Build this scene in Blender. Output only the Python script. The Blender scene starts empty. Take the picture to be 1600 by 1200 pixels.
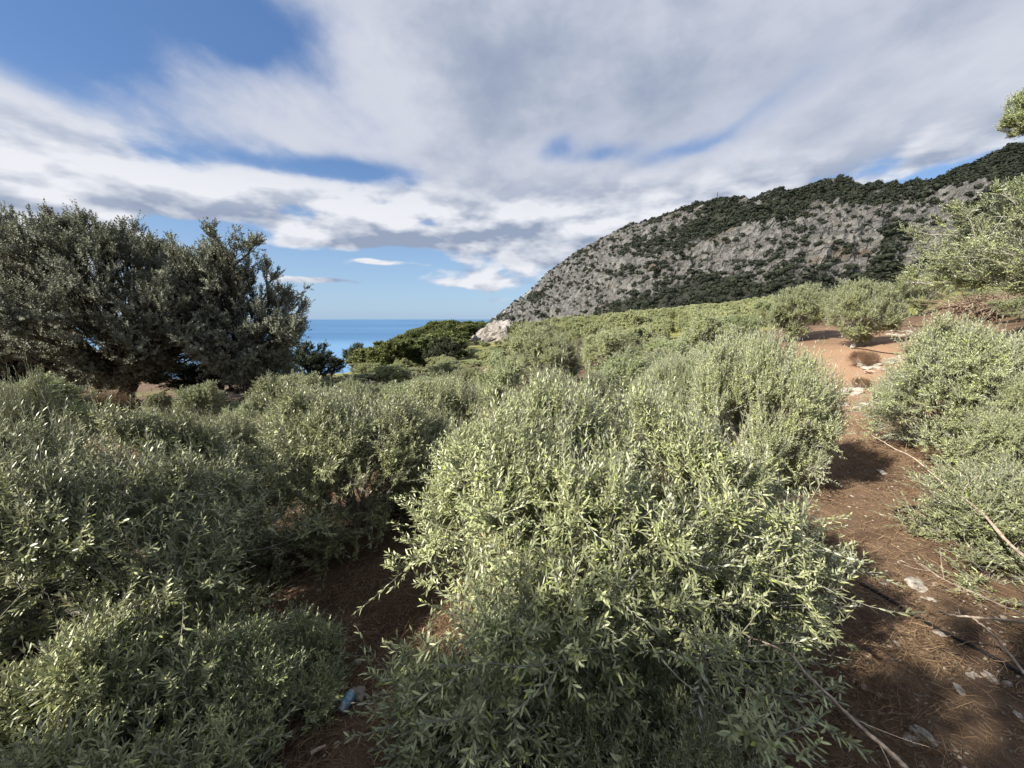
import bpy, math, random
import numpy as np
from mathutils import Vector
R = math.radians
C = bpy.context.scene.collection
sc = bpy.context.scene

# ------------------------------------------------------------------ camera
PITCH = math.atan(102/601.0); F = 601.0
cd = bpy.data.cameras.new('camera'); cam = bpy.data.objects.new('camera', cd); C.objects.link(cam)
cd.sensor_width = 36; cd.lens = 36*F/1600; cd.clip_start = .05; cd.clip_end = 120000
cam.location = (0, 0, 0); cam.rotation_euler = (math.pi/2-PITCH, 0, 0)
sc.camera = cam
cp, sp = math.cos(PITCH), math.sin(PITCH)
def ray(px, py):
    u = 600.0-py
    return (px-800.0, F*cp+u*sp, u*cp-F*sp)
def slope(py):
    a = ray(800, py); return a[2]/a[1]
def azel(px, py):
    x, y, z = ray(px, py); return math.degrees(math.atan2(x, y)), math.degrees(math.atan2(z, math.hypot(x, y)))

# ------------------------------------------------------------------ light
SUN_EL = R(33); SUN_AZ = math.atan2(-.875, -.485)     # azimuth from +Y towards +X : behind left
sd = bpy.data.lights.new('sun', 'SUN'); sun = bpy.data.objects.new('sun', sd); C.objects.link(sun)
sd.energy = 5.0; sd.angle = R(.6); sd.color = (1, .95, .85)
SUNDIR = Vector((math.sin(SUN_AZ)*math.cos(SUN_EL), math.cos(SUN_AZ)*math.cos(SUN_EL), math.sin(SUN_EL)))
sun.rotation_euler = SUNDIR.to_track_quat('Z', 'Y').to_euler(); sun.location = SUNDIR*50
sc.view_settings.view_transform = 'Standard'; sc.view_settings.look = 'None'
sc.view_settings.exposure = 1.02; sc.view_settings.gamma = 1
cy = sc.cycles
cy.max_bounces = 6; cy.diffuse_bounces = 3; cy.glossy_bounces = 2; cy.transmission_bounces = 3
cy.transparent_max_bounces = 8; cy.volume_bounces = 1; cy.use_denoising = True
cy.caustics_reflective = False; cy.caustics_refractive = False

# ------------------------------------------------------------------ node maths
class E:                                     # a socket with operators
    def __init__(s, nt, k): s.nt = nt; s.k = k
    def op(s, o, b=None, c=None, clamp=False):
        n = s.nt.nodes.new('ShaderNodeMath'); n.operation = o; n.use_clamp = clamp
        for i, v in enumerate((s, b, c)):
            if v is None: continue
            if isinstance(v, E): s.nt.links.new(v.k, n.inputs[i])
            else: n.inputs[i].default_value = v
        return E(s.nt, n.outputs[0])
    def __add__(s, o): return s.op('ADD', o)
    __radd__ = __add__
    def __mul__(s, o): return s.op('MULTIPLY', o)
    __rmul__ = __mul__
    def __sub__(s, o): return s.op('SUBTRACT', o)
    def __rsub__(s, o): return (s*-1)+o
    def __truediv__(s, o): return s.op('DIVIDE', o)
    def step(s, a, b, lo=0, hi=1, mode='SMOOTHSTEP'):
        n = s.nt.nodes.new('ShaderNodeMapRange'); n.interpolation_type = mode; n.clamp = True
        s.nt.links.new(s.k, n.inputs[0])
        for i, v in ((1, a), (2, b), (3, lo), (4, hi)): n.inputs[i].default_value = v
        return E(s.nt, n.outputs[0])
def L(nt, a, b): nt.links.new(a.k if isinstance(a, E) else a, b)
def xyz(nt, x, y, z=0.0):
    n = nt.nodes.new('ShaderNodeCombineXYZ')
    for i, v in enumerate((x, y, z)):
        if isinstance(v, E): L(nt, v, n.inputs[i])
        else: n.inputs[i].default_value = v
    return n.outputs[0]
def noise(nt, vec, scale, detail=4, rough=.5, dist=0.0, col=False):
    n = nt.nodes.new('ShaderNodeTexNoise'); L(nt, vec, n.inputs['Vector'])
    n.inputs['Scale'].default_value = scale; n.inputs['Detail'].default_value = detail
    n.inputs['Roughness'].default_value = rough; n.inputs['Distortion'].default_value = dist
    return n.outputs['Color'] if col else E(nt, n.outputs[0])
def mix(nt, f, a, b, mode='MIX'):
    n = nt.nodes.new('ShaderNodeMix'); n.data_type = 'RGBA'; n.blend_type = mode; n.clamp_factor = True
    for k, v in ((n.inputs[0], f), (n.inputs[6], a), (n.inputs[7], b)):
        if isinstance(v, E): L(nt, v, k)
        elif isinstance(v, bpy.types.NodeSocket): nt.links.new(v, k)
        elif isinstance(v, (int, float)): k.default_value = v
        else: k.default_value = (*v, 1)
    return n.outputs[2]

# ------------------------------------------------------------------ sky
w = bpy.data.worlds.new('World'); sc.world = w; w.use_nodes = True
nt = w.node_tree; nt.nodes.clear()
out = nt.nodes.new('ShaderNodeOutputWorld'); bg = nt.nodes.new('ShaderNodeBackground')
nt.links.new(bg.outputs[0], out.inputs[0])
SKYS = .10; bg.inputs[1].default_value = SKYS*.635
sky = nt.nodes.new('ShaderNodeTexSky'); sky.sky_type = 'NISHITA'; sky.sun_disc = False
sky.sun_elevation = SUN_EL; sky.sun_rotation = SUN_AZ; sky.altitude = 100; sky.air_density = 1.0; sky.dust_density = .6; sky.ozone_density = 2.0
tc = nt.nodes.new('ShaderNodeTexCoord'); sx = nt.nodes.new('ShaderNodeSeparateXYZ')
nt.links.new(tc.outputs['Generated'], sx.inputs[0])
X, Y, Z = (E(nt, sx.outputs[i]) for i in range(3))
az = X.op('ARCTAN2', Y)*(180/math.pi); el = Z.op('ARCSINE')*(180/math.pi)
zz = Z.op('MAXIMUM', 0.0)+.09
pu, pv = X/zz, Y/zz
th = R(6); ca, sa = math.cos(th), math.sin(th)
across = pu*ca-pv*sa; along = pu*sa+pv*ca
n1 = noise(nt, xyz(nt, across*1.0, along*.34, 1.3), 1.7, 6, .55, .1)        # long drifting streaks
n2 = noise(nt, xyz(nt, across*.8, along*.35, 7.7), .75, 4, .5, .2)
n4 = noise(nt, xyz(nt, across*1.0, along*.5, 5.1), 1.1, 5, .55, .1)
def wob(seed, a):
    return (noise(nt, xyz(nt, az*.05, el*.10, seed), 1.6, 4)-.5)*a
azw, elw = az+wob(3.1, 6), el+wob(8.4, 1.8)
n3 = noise(nt, xyz(nt, az*.062, el*.145, 2.2), 1.6, 7, .50)                   # billows of the low cloud rows
n3u = noise(nt, xyz(nt, az*.062-.03, el*.145+.18, 2.2), 1.6, 4, .50)
n5 = noise(nt, xyz(nt, az*.03, el*.11, 9.2), 1.5, 4, .55)
def bump(px, py, wd, hd, rot=0, amp=1):
    a0, e0 = azel(px, py); c, s = math.cos(R(rot)), math.sin(R(rot))
    da, de = azw-a0, elw-e0
    p = (da*c+de*s)/wd; q = (de*c-da*s)/hd
    return ((p*p+q*q)*-1).op('EXPONENT')*amp
def total(lst):
    t = None
    for b in lst:
        v = bump(*b); t = v if t is None else t+v
    return t
low = el.step(22, 13)                          # 1 in the low rows, 0 in the upper sheet
n6 = noise(nt, xyz(nt, azw*.05, elw*.07, 6.6), 1.7, 6, .6)
streak = n1*.46+n4*.22+n6*.32
field = streak*(1-low)+n3*low
base = total([                                 # px, py, width deg, height deg, tilt, amount
    (50, 0, 12, 4.4, -12, -.52), (330, 15, 10, 3.2, 4, -.44), (20, 70, 7, 2.4, -10, -.2), (400, 80, 3, 2.0, 20, -.25),
    (560, 266, 9, 1.3, 0, -.52), (430, 262, 9, .9, 0, -.28), (950, 238, 6, 1.3, 4, -.36), (870, 228, 3, 1.4, 20, -.28), (1070, 232, 5, 1.2, 10, -.34), (1150, 195, 8, .8, 26, -.10),
    (640, 445, 26, 3.6, 0, -.60), (470, 400, 10, 2.2, 0, -.40), (760, 485, 24, 1.6, 0, -.5), (1440, 285, 5, .9, 16, -.40), (320, 358, 8, 1.2, 0, -.4), (1330, 205, 9, .9, 22, -.16),
    (250, 312, 24, 2.4, 0, .34), (700, 305, 14, 2.0, 0, .30), (880, 275, 7, 2.4, 0, .22), (690, 372, 13, 1.2, 2, .85), (640, 345, 20, .7, 0, -.22), (880, 350, 9, 2.6, 10, .34), (500, 380, 8, .9, 3, .50), (800, 400, 10, 1.6, 0, .3),
    (860, 395, 9, 1.6, 0, .34), (1050, 290, 13, 2.2, 12, .26), (1280, 225, 13, 2.6, 20, .26), (1500, 190, 12, 4, 16, .16),
    (585, 408, 2.6, .42, 0, .62), (640, 412, 5, .38, 0, .42), (500, 440, 5.0, .40, 0, .32), (200, 185, 26, 5, 0, .14), (60, 335, 16, 2.2, 0, .2), (780, 330, 12, 1.4, 0, .2), (720, 425, 8, .8, 0, .3), (700, 120, 22, 12, 0, .28), (1200, 60, 30, 12, 0, .28),
    (740, 442, 12, 1.0, 0, .5), (690, 470, 10, .6, 0, .40), (480, 441, 5, .5, 0, .45), (1480, 235, 10, 1.6, 20, .2)])
dens = (field-.5)*(2.05-low*.05)+.5+base
cover = dens.step(.30, .60)*low+dens.step(.16, .74)*(1-low)
deep = dens.step(.62, 1.15)
relief = ((n3-n3u)*4.6+.50).step(0, 1, 0, 1, 'LINEAR')
up_sh = (n4*.40+n6*.30+n2*.15+n5*.30+deep*.10+bump(1000, 160, 24, 6, 0, .10)+bump(720, 110, 8, 8, 0, .05)-bump(400, 150, 26, 9, 0, .12)).step(.44, .90)
shade = (relief+(n5-.5)*.9-bump(500, 352, 40, 1.0, 0, .12)+bump(250, 305, 30, 2.6, 0, .22)-bump(820, 408, 14, 1.0, 0, .3)+bump(500, 292, 40, 1.6, 0, .25)).op('ADD', 0, clamp=True)*low+(1-up_sh*.95)*(1-low)
shade = shade*(1-deep*.10)
cc = mix(nt, shade.step(.05, .90, 0, 1, 'LINEAR'), (.245, .295, .40), mix(nt, low, (.50, .525, .60), (.66, .675, .715)))
sc2 = nt.nodes.new('ShaderNodeMix'); sc2.data_type = 'RGBA'; sc2.blend_type = 'MULTIPLY'; sc2.inputs[0].default_value = 1
nt.links.new(cc, sc2.inputs[6]); sc2.inputs[7].default_value = (1/SKYS, 1/SKYS, 1/SKYS, 1)
skyc = mix(nt, el.step(0, 16, .75, .42, 'LINEAR'), mix(nt, 1.0, sky.outputs[0], (1.0, 1.08, 1.2), 'MULTIPLY'), mix(nt, el.step(0, 24), (2.9, 4.35, 6.3), (.68, 1.7, 4.2)))
fin = mix(nt, cover*el.step(-.2, 1.6), skyc, sc2.outputs[2])
nt.links.new(fin, bg.inputs[0])

# ------------------------------------------------------------------ helpers
rng = np.random.default_rng(7)
def unit(v): return v/np.maximum(np.linalg.norm(v, axis=-1, keepdims=True), 1e-9)
def mesh_np(name, V, faces_list, mats, smooth=True, midx=None, attrs=None):
    """faces_list : list of (n,k) int arrays"""
    me = bpy.data.meshes.new(name)
    me.vertices.add(len(V)); me.vertices.foreach_set('co', np.ascontiguousarray(V, dtype=np.float32).ravel())
    li = np.concatenate([f.ravel() for f in faces_list]).astype(np.int32)
    tot = np.concatenate([np.full(len(f), f.shape[1]) for f in faces_list])
    st = np.concatenate([[0], np.cumsum(tot)[:-1]]).astype(np.int32)
    me.loops.add(len(li)); me.loops.foreach_set('vertex_index', li)
    me.polygons.add(len(tot)); me.polygons.foreach_set('loop_start', st)
    me.polygons.foreach_set('use_smooth', np.full(len(tot), smooth))
    if midx is not None: me.polygons.foreach_set('material_index', np.asarray(midx, dtype=np.int32))
    for m in (mats if isinstance(mats, (list, tuple)) else [mats]): me.materials.append(m)
    for k, v in (attrs or {}).items():
        a = me.attributes.new(k, 'FLOAT', 'POINT'); a.data.foreach_set('value', np.asarray(v, dtype=np.float32))
    me.update(calc_edges=True)
    return me
def ob(name, me, parent=None, **kw):
    o = bpy.data.objects.new(name, me); C.objects.link(o)
    if parent is not None: o.parent = parent
    for k, v in kw.items():
        if v is not None: o[k] = v
    return o
def hashn(i, j, k, s=0):
    h = (i.astype(np.int64)*374761393+j.astype(np.int64)*668265263+k.astype(np.int64)*2147483647+s*974634777) & 0xffffffff
    h = ((h ^ (h >> 13))*1274126177) & 0xffffffff
    h = ((h ^ (h >> 16))*2246822519) & 0xffffffff
    return ((h ^ (h >> 15)) & 0xffffff)/float(0xffffff)
def vnoise(p, s=0):
    p = np.asarray(p, dtype=np.float64); i = np.floor(p).astype(np.int64); f = p-i; f = f*f*f*(f*(f*6-15)+10)
    r = 0
    for a in (0, 1):
        for b in (0, 1):
            for c in (0, 1):
                wt = (f[..., 0] if a else 1-f[..., 0])*(f[..., 1] if b else 1-f[..., 1])*(f[..., 2] if c else 1-f[..., 2])
                r = r+wt*hashn(i[..., 0]+a, i[..., 1]+b, i[..., 2]+c, s)
    return r*2-1
def fbm(p, o=4, s=0, g=.5, ridge=False):
    p = np.asarray(p, dtype=np.float64); t = 0; a = 1; n = 0
    for k in range(o):
        v = vnoise(p, s+k*17)
        if ridge: v = 1-2*np.abs(v)
        t = t+a*v; n += a; a *= g; p = p*2.03+11.7
    return t/n
def p3(x, y, z=0.0): return np.stack([np.asarray(x, float), np.asarray(y, float), np.zeros_like(np.asarray(x, float))+z], -1)

# ------------------------------------------------------------------ materials
def mat(name):
    m = bpy.data.materials.new(name); m.use_nodes = True; nt = m.node_tree
    b = nt.nodes['Principled BSDF']; b.inputs['Roughness'].default_value = .8
    b.inputs['Specular IOR Level'].default_value = .3
    return m, nt, b
def pos(nt, obj=False):
    if obj:
        t = nt.nodes.new('ShaderNodeTexCoord'); return t.outputs['Object']
    g = nt.nodes.new('ShaderNodeNewGeometry'); return g.outputs['Position']
def bumpn(nt, b, h, strength=.5, dist=.02):
    n = nt.nodes.new('ShaderNodeBump'); L(nt, h, n.inputs['Height']); n.inputs['Strength'].default_value = strength
    n.inputs['Distance'].default_value = dist; nt.links.new(n.outputs[0], b.inputs['Normal'])
def leafmat(name, top, under, top2, fresh=None, trans=.25, rough=.5, spec=.4, freshamt=.04, var=.5):
    m, nt, b = mat(name); g = nt.nodes.new('ShaderNodeNewGeometry'); rnd = E(nt, g.outputs['Random Per Island'])
    oi = nt.nodes.new('ShaderNodeObjectInfo'); orn = E(nt, oi.outputs['Random'])
    patch = noise(nt, g.outputs['Position'], 1.1, 2)
    c = mix(nt, (rnd*.7+patch*.6-.25).op('ADD', 0, clamp=True), top, top2)
    if fresh: c = mix(nt, (rnd*7.31).op('FRACT').step(1-freshamt, 1-freshamt+.01), c, fresh)
    c = mix(nt, E(nt, g.outputs['Backfacing']), c, under)
    v = nt.nodes.new('ShaderNodeHueSaturation'); nt.links.new(c, v.inputs['Color'])
    L(nt, ((rnd*3.7).op('FRACT')*var+(1-var*.5))*(orn*.42+.79), v.inputs['Value'])
    L(nt, (orn*5.7).op('FRACT')*.022+.486, v.inputs['Hue'])
    nt.links.new(v.outputs[0], b.inputs['Base Color'])
    b.inputs['Roughness'].default_value = rough; b.inputs['Specular IOR Level'].default_value = spec
    t = nt.nodes.new('ShaderNodeBsdfTranslucent'); nt.links.new(mix(nt, 1.0, v.outputs[0], (1.3, 1.4, .7), 'MULTIPLY'), t.inputs[0])
    ms = nt.nodes.new('ShaderNodeMixShader'); ms.inputs[0].default_value = trans
    nt.links.new(b.outputs[0], ms.inputs[1]); nt.links.new(t.outputs[0], ms.inputs[2])
    nt.links.new(ms.outputs[0], nt.nodes['Material Output'].inputs[0])
    return m
OLIVE = leafmat('olive_leaves', (.21, .235, .10), (.365, .385, .29), (.41, .44, .23), (.36, .44, .10), var=.75, trans=.06, rough=.42, spec=.5)
OLIVEF = leafmat('olive_leaves_far', (.25, .27, .125), (.32, .34, .21), (.42, .435, .235), None, trans=.12, rough=.55, spec=.3, var=.5)
OAK = leafmat('oak_leaves', (.16, .17, .125), (.26, .265, .225), (.28, .285, .215), None, trans=.08, rough=.7, spec=.2, var=.6)
DARKG = leafmat('dark_shrub_leaves', (.055, .068, .038), (.09, .105, .07), (.095, .105, .06), None, trans=.12, rough=.6, spec=.2)
PINE = leafmat('pine_needles', (.14, .165, .06), (.14, .165, .065), (.22, .24, .095), None, trans=.15, rough=.6, spec=.2, var=.5)
DRY = leafmat('dry_twigs', (.17, .11, .065), (.17, .11, .07), (.25, .17, .10), None, trans=.05, rough=.8, spec=.1, var=.7)
DRYG = leafmat('dry_grey_leaves', (.17, .16, .11), (.22, .21, .16), (.24, .22, .15), None, trans=.1, rough=.7, spec=.2, var=.5)
GRASS = leafmat('grass_blades', (.15, .19, .04), (.16, .2, .05), (.26, .27, .08), (.33, .28, .12), trans=.25, rough=.6, freshamt=.3)
STRAW = leafmat('straw', (.17, .105, .062), (.17, .105, .062), (.36, .25, .15), None, trans=.05, rough=.8, spec=.1, var=.8)
def barkmat(name, a, b2, sc_=18):
    m, nt, b = mat(name); n = noise(nt, pos(nt), sc_, 5, .6); nt.links.new(mix(nt, n.step(.3, .7), a, b2), b.inputs['Base Color'])
    bumpn(nt, b, n, .6, .02); b.inputs['Roughness'].default_value = .85; return m
BARK = barkmat('olive_bark', (.22, .20, .16), (.36, .34, .29))
OAKB = barkmat('oak_bark', (.035, .028, .02), (.10, .085, .065), 7)
DEADW = barkmat('dead_wood', (.26, .19, .14), (.52, .42, .33), 30)
POSTW = barkmat('post_wood', (.12, .10, .08), (.30, .27, .23), 12)
def rockmat(name, a, b2, c, s=1.0, veins=True):
    m, nt, b = mat(name); p = pos(nt); n = noise(nt, p, .9*s, 7, .65, .3); n2 = noise(nt, p, 6*s, 5, .7)
    col = mix(nt, n.step(.35, .65), a, b2); col = mix(nt, n2.step(.55, .8)*.7, col, c)
    nt.links.new(col, b.inputs['Base Color']); bumpn(nt, b, n*.6+n2*.4, .8, .25/s); b.inputs['Roughness'].default_value = .9; return m
STONE = rockmat('limestone', (.27, .235, .19), (.44, .40, .34), (.20, .145, .10), 6)
STONER = rockmat('red_stained_stone', (.40, .24, .17), (.52, .40, .32), (.34, .15, .08), 6)
PEB = rockmat('pebble', (.22, .15, .10), (.48, .43, .37), (.16, .09, .06), 9)
OUTC = rockmat('outcrop_rock', (.22, .195, .17), (.36, .33, .295), (.13, .11, .095), .35)

# ------------------------------------------------------------------ terrain
AZT = [-180, -90, -53, -45, -34, -24, -18, -10, 0, 10, 19, 27, 34, 40, 45, 50, 55, 90, 180]
RT = [0, 1.0, 2, 4, 8, 14, 20, 30, 45, 70, 110, 170, 260, 400, 700, 1500]
HT = [
 [-1.7, -1.7, -1.7, -1.7, -1.6, -1.5, -1.5, -1.4, -1, 0, 1, 2, 3, 5, 10, 20],
 [-1.7, -2.1, -2.5, -2.8, -3.2, -3.7, -4.3, -5.5, -7, -9, -12, -18, -28, -45, -100, -160],
 [-1.7, -2.3, -2.65, -2.8, -3.2, -3.8, -4.3, -5.2, -7.0, -9, -13, -20, -32, -55, -110, -160],
 [-1.7, -2.35, -2.65, -2.8, -3.1, -3.6, -4.1, -4.8, -6.5, -9, -13, -21, -34, -60, -115, -160],
 [-1.7, -2.4, -2.65, -2.8, -3.1, -3.6, -4.2, -5.0, -6.2, -8.5, -13, -24, -42, -75, -120, -160],
 [-1.7, -2.4, -2.65, -2.8, -3.1, -3.7, -4.3, -5.1, -6.3, -8.6, -15, -28, -48, -85, -122, -160],
 [-1.7, -2.4, -2.65, -2.75, -3.0, -3.6, -4.2, -5.0, -6.2, -7.2, -8.6, -13, -35, -78, -122, -160],
 [-1.7, -2.4, -2.6, -2.7, -2.9, -3.4, -4.0, -4.8, -5.8, -6.4, -6.0, -5.2, -14, -45, -118, -160],
 [-1.7, -2.4, -2.6, -2.65, -2.8, -3.1, -3.6, -4.2, -5.0, -6.0, -6.4, -5.6, -6.5, -18, -80, -160],
 [-1.7, -2.4, -2.6, -2.6, -2.7, -2.9, -3.2, -3.6, -4.2, -4.6, -4.2, -3.0, -1.5, -2, -30, -120],
 [-1.7, -2.4, -2.6, -2.55, -2.6, -2.7, -2.8, -3.0, -3.2, -3.0, -2.0, -.5, 2, 5, 8, 10],
 [-1.7, -2.4, -2.6, -2.5, -2.45, -2.4, -2.4, -2.5, -2.5, -2.0, -.5, 1.5, 5, 10, 14, 20],
 [-1.7, -2.4, -2.6, -2.5, -2.4, -2.25, -2.05, -1.5, -1.1, -.7, .8, 4, 9, 15, 20, 20],
 [-1.7, -2.4, -2.6, -2.52, -2.45, -2.3, -2.1, -1.3, .1, .6, 2, 5, 11, 18, 22, 20],
 [-1.7, -2.4, -2.6, -2.55, -2.4, -2.1, -1.8, -1.0, .05, .9, 2.4, 6, 12, 20, 25, 20],
 [-1.7, -2.4, -2.6, -2.55, -2.3, -1.8, -1.2, .1, 1.1, 3.0, 6.5, 11, 17, 24, 30, 20],
 [-1.7, -2.4, -2.6, -2.5, -2.2, -1.6, -.6, .8, 1.8, 3.8, 7.5, 12, 19, 28, 35, 20],
 [-1.7, -2.2, -2.4, -2.3, -2.0, -1.4, -.6, .8, 2, 4, 8, 14, 24, 38, 45, 20],
 [-1.7, -1.7, -1.7, -1.7, -1.6, -1.5, -1.5, -1.4, -1, 0, 1, 2, 3, 5, 10, 20]]
HT = np.array(HT); LR = np.log(np.array(RT)+2.0); AZA = np.array(AZT, float)
def hgt(x, y):
    x = np.asarray(x, float); y = np.asarray(y, float)
    a = np.degrees(np.arctan2(x, y)); lr = np.log(np.minimum(np.hypot(x, y), 1499)+2.0)
    i = np.clip(np.searchsorted(AZA, a)-1, 0, len(AZA)-2); j = np.clip(np.searchsorted(LR, lr)-1, 0, len(LR)-2)
    f = (a-AZA[i])/(AZA[i+1]-AZA[i]); g = (lr-LR[j])/(LR[j+1]-LR[j]); f = f*f*(3-2*f)
    return (HT[i, j]*(1-f)+HT[i+1, j]*f)*(1-g)+(HT[i, j+1]*(1-f)+HT[i+1, j+1]*f)*g
def ground(x, y):
    r = np.hypot(x, y)
    k = np.clip(r/40, 0, 1)
    return hgt(x, y)+fbm(p3(x, y)*.35, 3, 5)*.09+fbm(p3(x, y)*.035, 3, 9)*.8*k
def gz(x, y): return float(ground(np.array([float(x)]), np.array([float(y)]))[0])

nr, na = 300, 620
rr = np.exp(np.linspace(math.log(.35+2), math.log(1500+2), nr))-2.0
aa = np.linspace(-math.pi, math.pi, na, endpoint=False)
RR, AA = np.meshgrid(rr, aa, indexing='ij')
gx, gy = RR*np.sin(AA), RR*np.cos(AA)
gzv = ground(gx, gy)+fbm(p3(gx, gy)*3.1, 5, 21, .6)*.055*np.clip(60/(RR+30), 0, 1)
V = np.stack([gx, gy, gzv], -1).reshape(-1, 3)
V = np.vstack([V, [[0, 0, gz(0, .01)]]])
ii, jj = np.meshgrid(np.arange(nr-1), np.arange(na), indexing='ij'); j2 = (jj+1) % na
Q = np.stack([ii*na+jj, ii*na+j2, (ii+1)*na+j2, (ii+1)*na+jj], -1).reshape(-1, 4)[:, ::-1]
T = np.stack([np.arange(na), (np.arange(na)+1) % na, np.full(na, nr*na)], -1)
rv = np.hypot(V[:, 0], V[:, 1]); av = np.degrees(np.arctan2(V[:, 0], V[:, 1]))
green = np.clip((rv-34)/30, 0, 1)*np.clip((av+40)/20, .4, 1)+fbm(V*.06, 3, 33)*.5*np.clip((rv-12)/20, 0, 1)
green = np.clip(green-np.exp(-((av-42)/7)**2-((rv-34)/14)**2)*1.2, 0, 1)
red = np.clip(np.exp(-((av-42)/7)**2-((rv-22)/11)**2)*1.2+fbm(V*.25, 3, 44)*.35, 0, 1)
m, nt, b = mat('soil'); p = pos(nt)
n_a = noise(nt, p, 1.3, 5, .6); n_b = noise(nt, p, 9, 6, .7); n_c = noise(nt, p, 55, 4, .7)
c = mix(nt, n_a.step(.35, .65), (.08, .048, .030), (.17, .108, .066))
c = mix(nt, n_b.step(.5, .75)*.6, c, (.28, .19, .12))
at = nt.nodes.new('ShaderNodeAttribute'); at.attribute_name = 'red'
c = mix(nt, E(nt, at.outputs['Fac'])*(n_b*.6+.6), c, (.40, .25, .15))
c = mix(nt, n_c.step(.6, .75)*.45, c, (.36, .28, .20))
at = nt.nodes.new('ShaderNodeAttribute'); at.attribute_name = 'green'
gcol = mix(nt, noise(nt, p, .22, 4).step(.35, .65), (.14, .155, .045), (.26, .235, .09))
gcol = mix(nt, n_a.step(.6, .8)*.5, gcol, (.08, .09, .03))
c = mix(nt, (E(nt, at.outputs['Fac'])+n_a*.5-.25).step(.25, .75), c, gcol)
nt.links.new(c, b.inputs['Base Color']); bumpn(nt, b, n_b*.6+n_c*.5, .9, .05); b.inputs['Roughness'].default_value = .95
SOIL = m
go = ob('ground', mesh_np('ground', V, [Q, T[:, ::-1]], SOIL, attrs={'green': green, 'red': red}), kind='structure')

# sea
th_ = np.linspace(0, 2*math.pi, 97)[:-1]; rs = np.array([200, 1000, 3000, 9000, 25000, 70000.])
V = np.stack([np.outer(rs, np.sin(th_)), np.outer(rs, np.cos(th_)), np.full((6, 96), -125.)], -1).reshape(-1, 3)
ii, jj = np.meshgrid(np.arange(5), np.arange(96), indexing='ij'); j2 = (jj+1) % 96
Q = np.stack([ii*96+jj, (ii+1)*96+jj, (ii+1)*96+j2, ii*96+j2], -1).reshape(-1, 4)[:, ::-1]
m, nt, b = mat('sea_water'); p = pos(nt); sx = nt.nodes.new('ShaderNodeSeparateXYZ'); nt.links.new(p, sx.inputs[0])
px_, py_ = E(nt, sx.outputs[0]), E(nt, sx.outputs[1])
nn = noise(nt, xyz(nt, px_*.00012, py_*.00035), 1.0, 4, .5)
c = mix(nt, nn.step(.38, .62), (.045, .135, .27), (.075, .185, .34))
c = mix(nt, (py_+nn*1200).step(2300, 3200), (.12, .25, .42), c)  # cloud shadow and wind bands put into the water colour, lighter nearer
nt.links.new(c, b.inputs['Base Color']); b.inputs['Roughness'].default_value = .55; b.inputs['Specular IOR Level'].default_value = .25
bumpn(nt, b, noise(nt, xyz(nt, px_*.02, py_*.02), 1.0, 5), .3, 2)
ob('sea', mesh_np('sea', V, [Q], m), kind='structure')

# ------------------------------------------------------------------ mountain
def interp(x, xs, ys): return np.interp(x, xs, ys)
SIL = [(700, 640), (735, 560), (770, 499), (800, 478), (830, 452), (860, 424), (900, 397), (940, 374), (970, 360), (1020, 345), (1060, 332), (1100, 324), (1130, 319),
       (1160, 318), (1200, 308), (1240, 300), (1290, 296), (1330, 303), (1380, 304), (1420, 299), (1470, 284), (1530, 260), (1600, 246), (1750, 215), (2100, 190), (3200, 200)]
RY = [(700, 1500), (770, 1380), (830, 1280), (900, 1190), (1000, 1080), (1100, 1010), (1200, 960), (1300, 920), (1400, 860), (1500, 800), (1600, 740), (2100, 520), (3200, 300)]
FYT = [(700, 980), (770, 880), (830, 760), (900, 640), (1000, 520), (1100, 470), (1200, 430), (1300, 400), (1400, 370), (1500, 330), (1600, 300), (2100, 230), (3200, 140)]
sx_, sy_ = np.array(SIL, float).T; slp = np.array([slope(v) for v in sy_])
def M(u, s):
    """u: pixel column (azimuth), s: 0 foot .. 1 ridge .. 1.5 behind"""
    t = (u-800)/592.5
    Yr = interp(u, *np.array(RY, float).T); Yf = interp(u, *np.array(FYT, float).T)
    t_ = t.copy()
    for _ in range(2):     # the column tangent of a silhouette pixel depends a little on its height
        t_ = t*592.5/(592.5+(interp(u, sx_, 600-sy_))*.1676*np.clip(s, 0, 1))
    Zr = interp(u, sx_, slp)*Yr; Zf = np.where(u < 900, np.interp(u, [700, 780, 900], [-160, -90, -25]), np.interp(u, [900, 1000, 1300, 1600, 3200], [-25, 1, 6, 12, 12]))
    sc_ = np.clip(s, 0, 1); prof = sc_+.10*np.sin(math.pi*sc_)
    back = np.clip(s-1, 0, 1)
    yy = Yf+(Yr-Yf)*s; zz = Zf+(Zr-Zf)*prof-back*back*420-back*40
    return t_*yy, yy, zz
nu, nv = 760, 330
uu = np.concatenate([np.linspace(690, 1680, 640), np.linspace(1685, 3000, 120)]); ss = np.concatenate([np.linspace(-.08, 1.06, 300), np.linspace(1.065, 1.6, 30)])
SS, UU = np.meshgrid(ss, uu, indexing='ij')
mx, my, mz = M(UU, SS)
# strata run up to the right along the face; gullies cut down it
def craggy(x, y, z, s, u):
    q = np.stack([x*.012, y*.012, z*.02], -1)
    big = fbm(q*.6, 4, 3, .5, True)
    st = fbm(np.stack([x*.02-z*.035, y*.004, z*.055+x*.01], -1), 4, 8, .55, True)
    fine = fbm(np.stack([x, y, z], -1)*.055, 4, 12, .6, True)
    g = fbm(np.stack([u*.018, s*1.2, s*0], -1), 3, 40, .5, True)
    e = np.clip((1.0-s)*4.5, .03, 1)*np.clip((s+.05)*5, 0, 1)
    return (big*16+st*15+fine*10+g*9)*e
dd = craggy(mx, my, mz, SS, UU)
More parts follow.
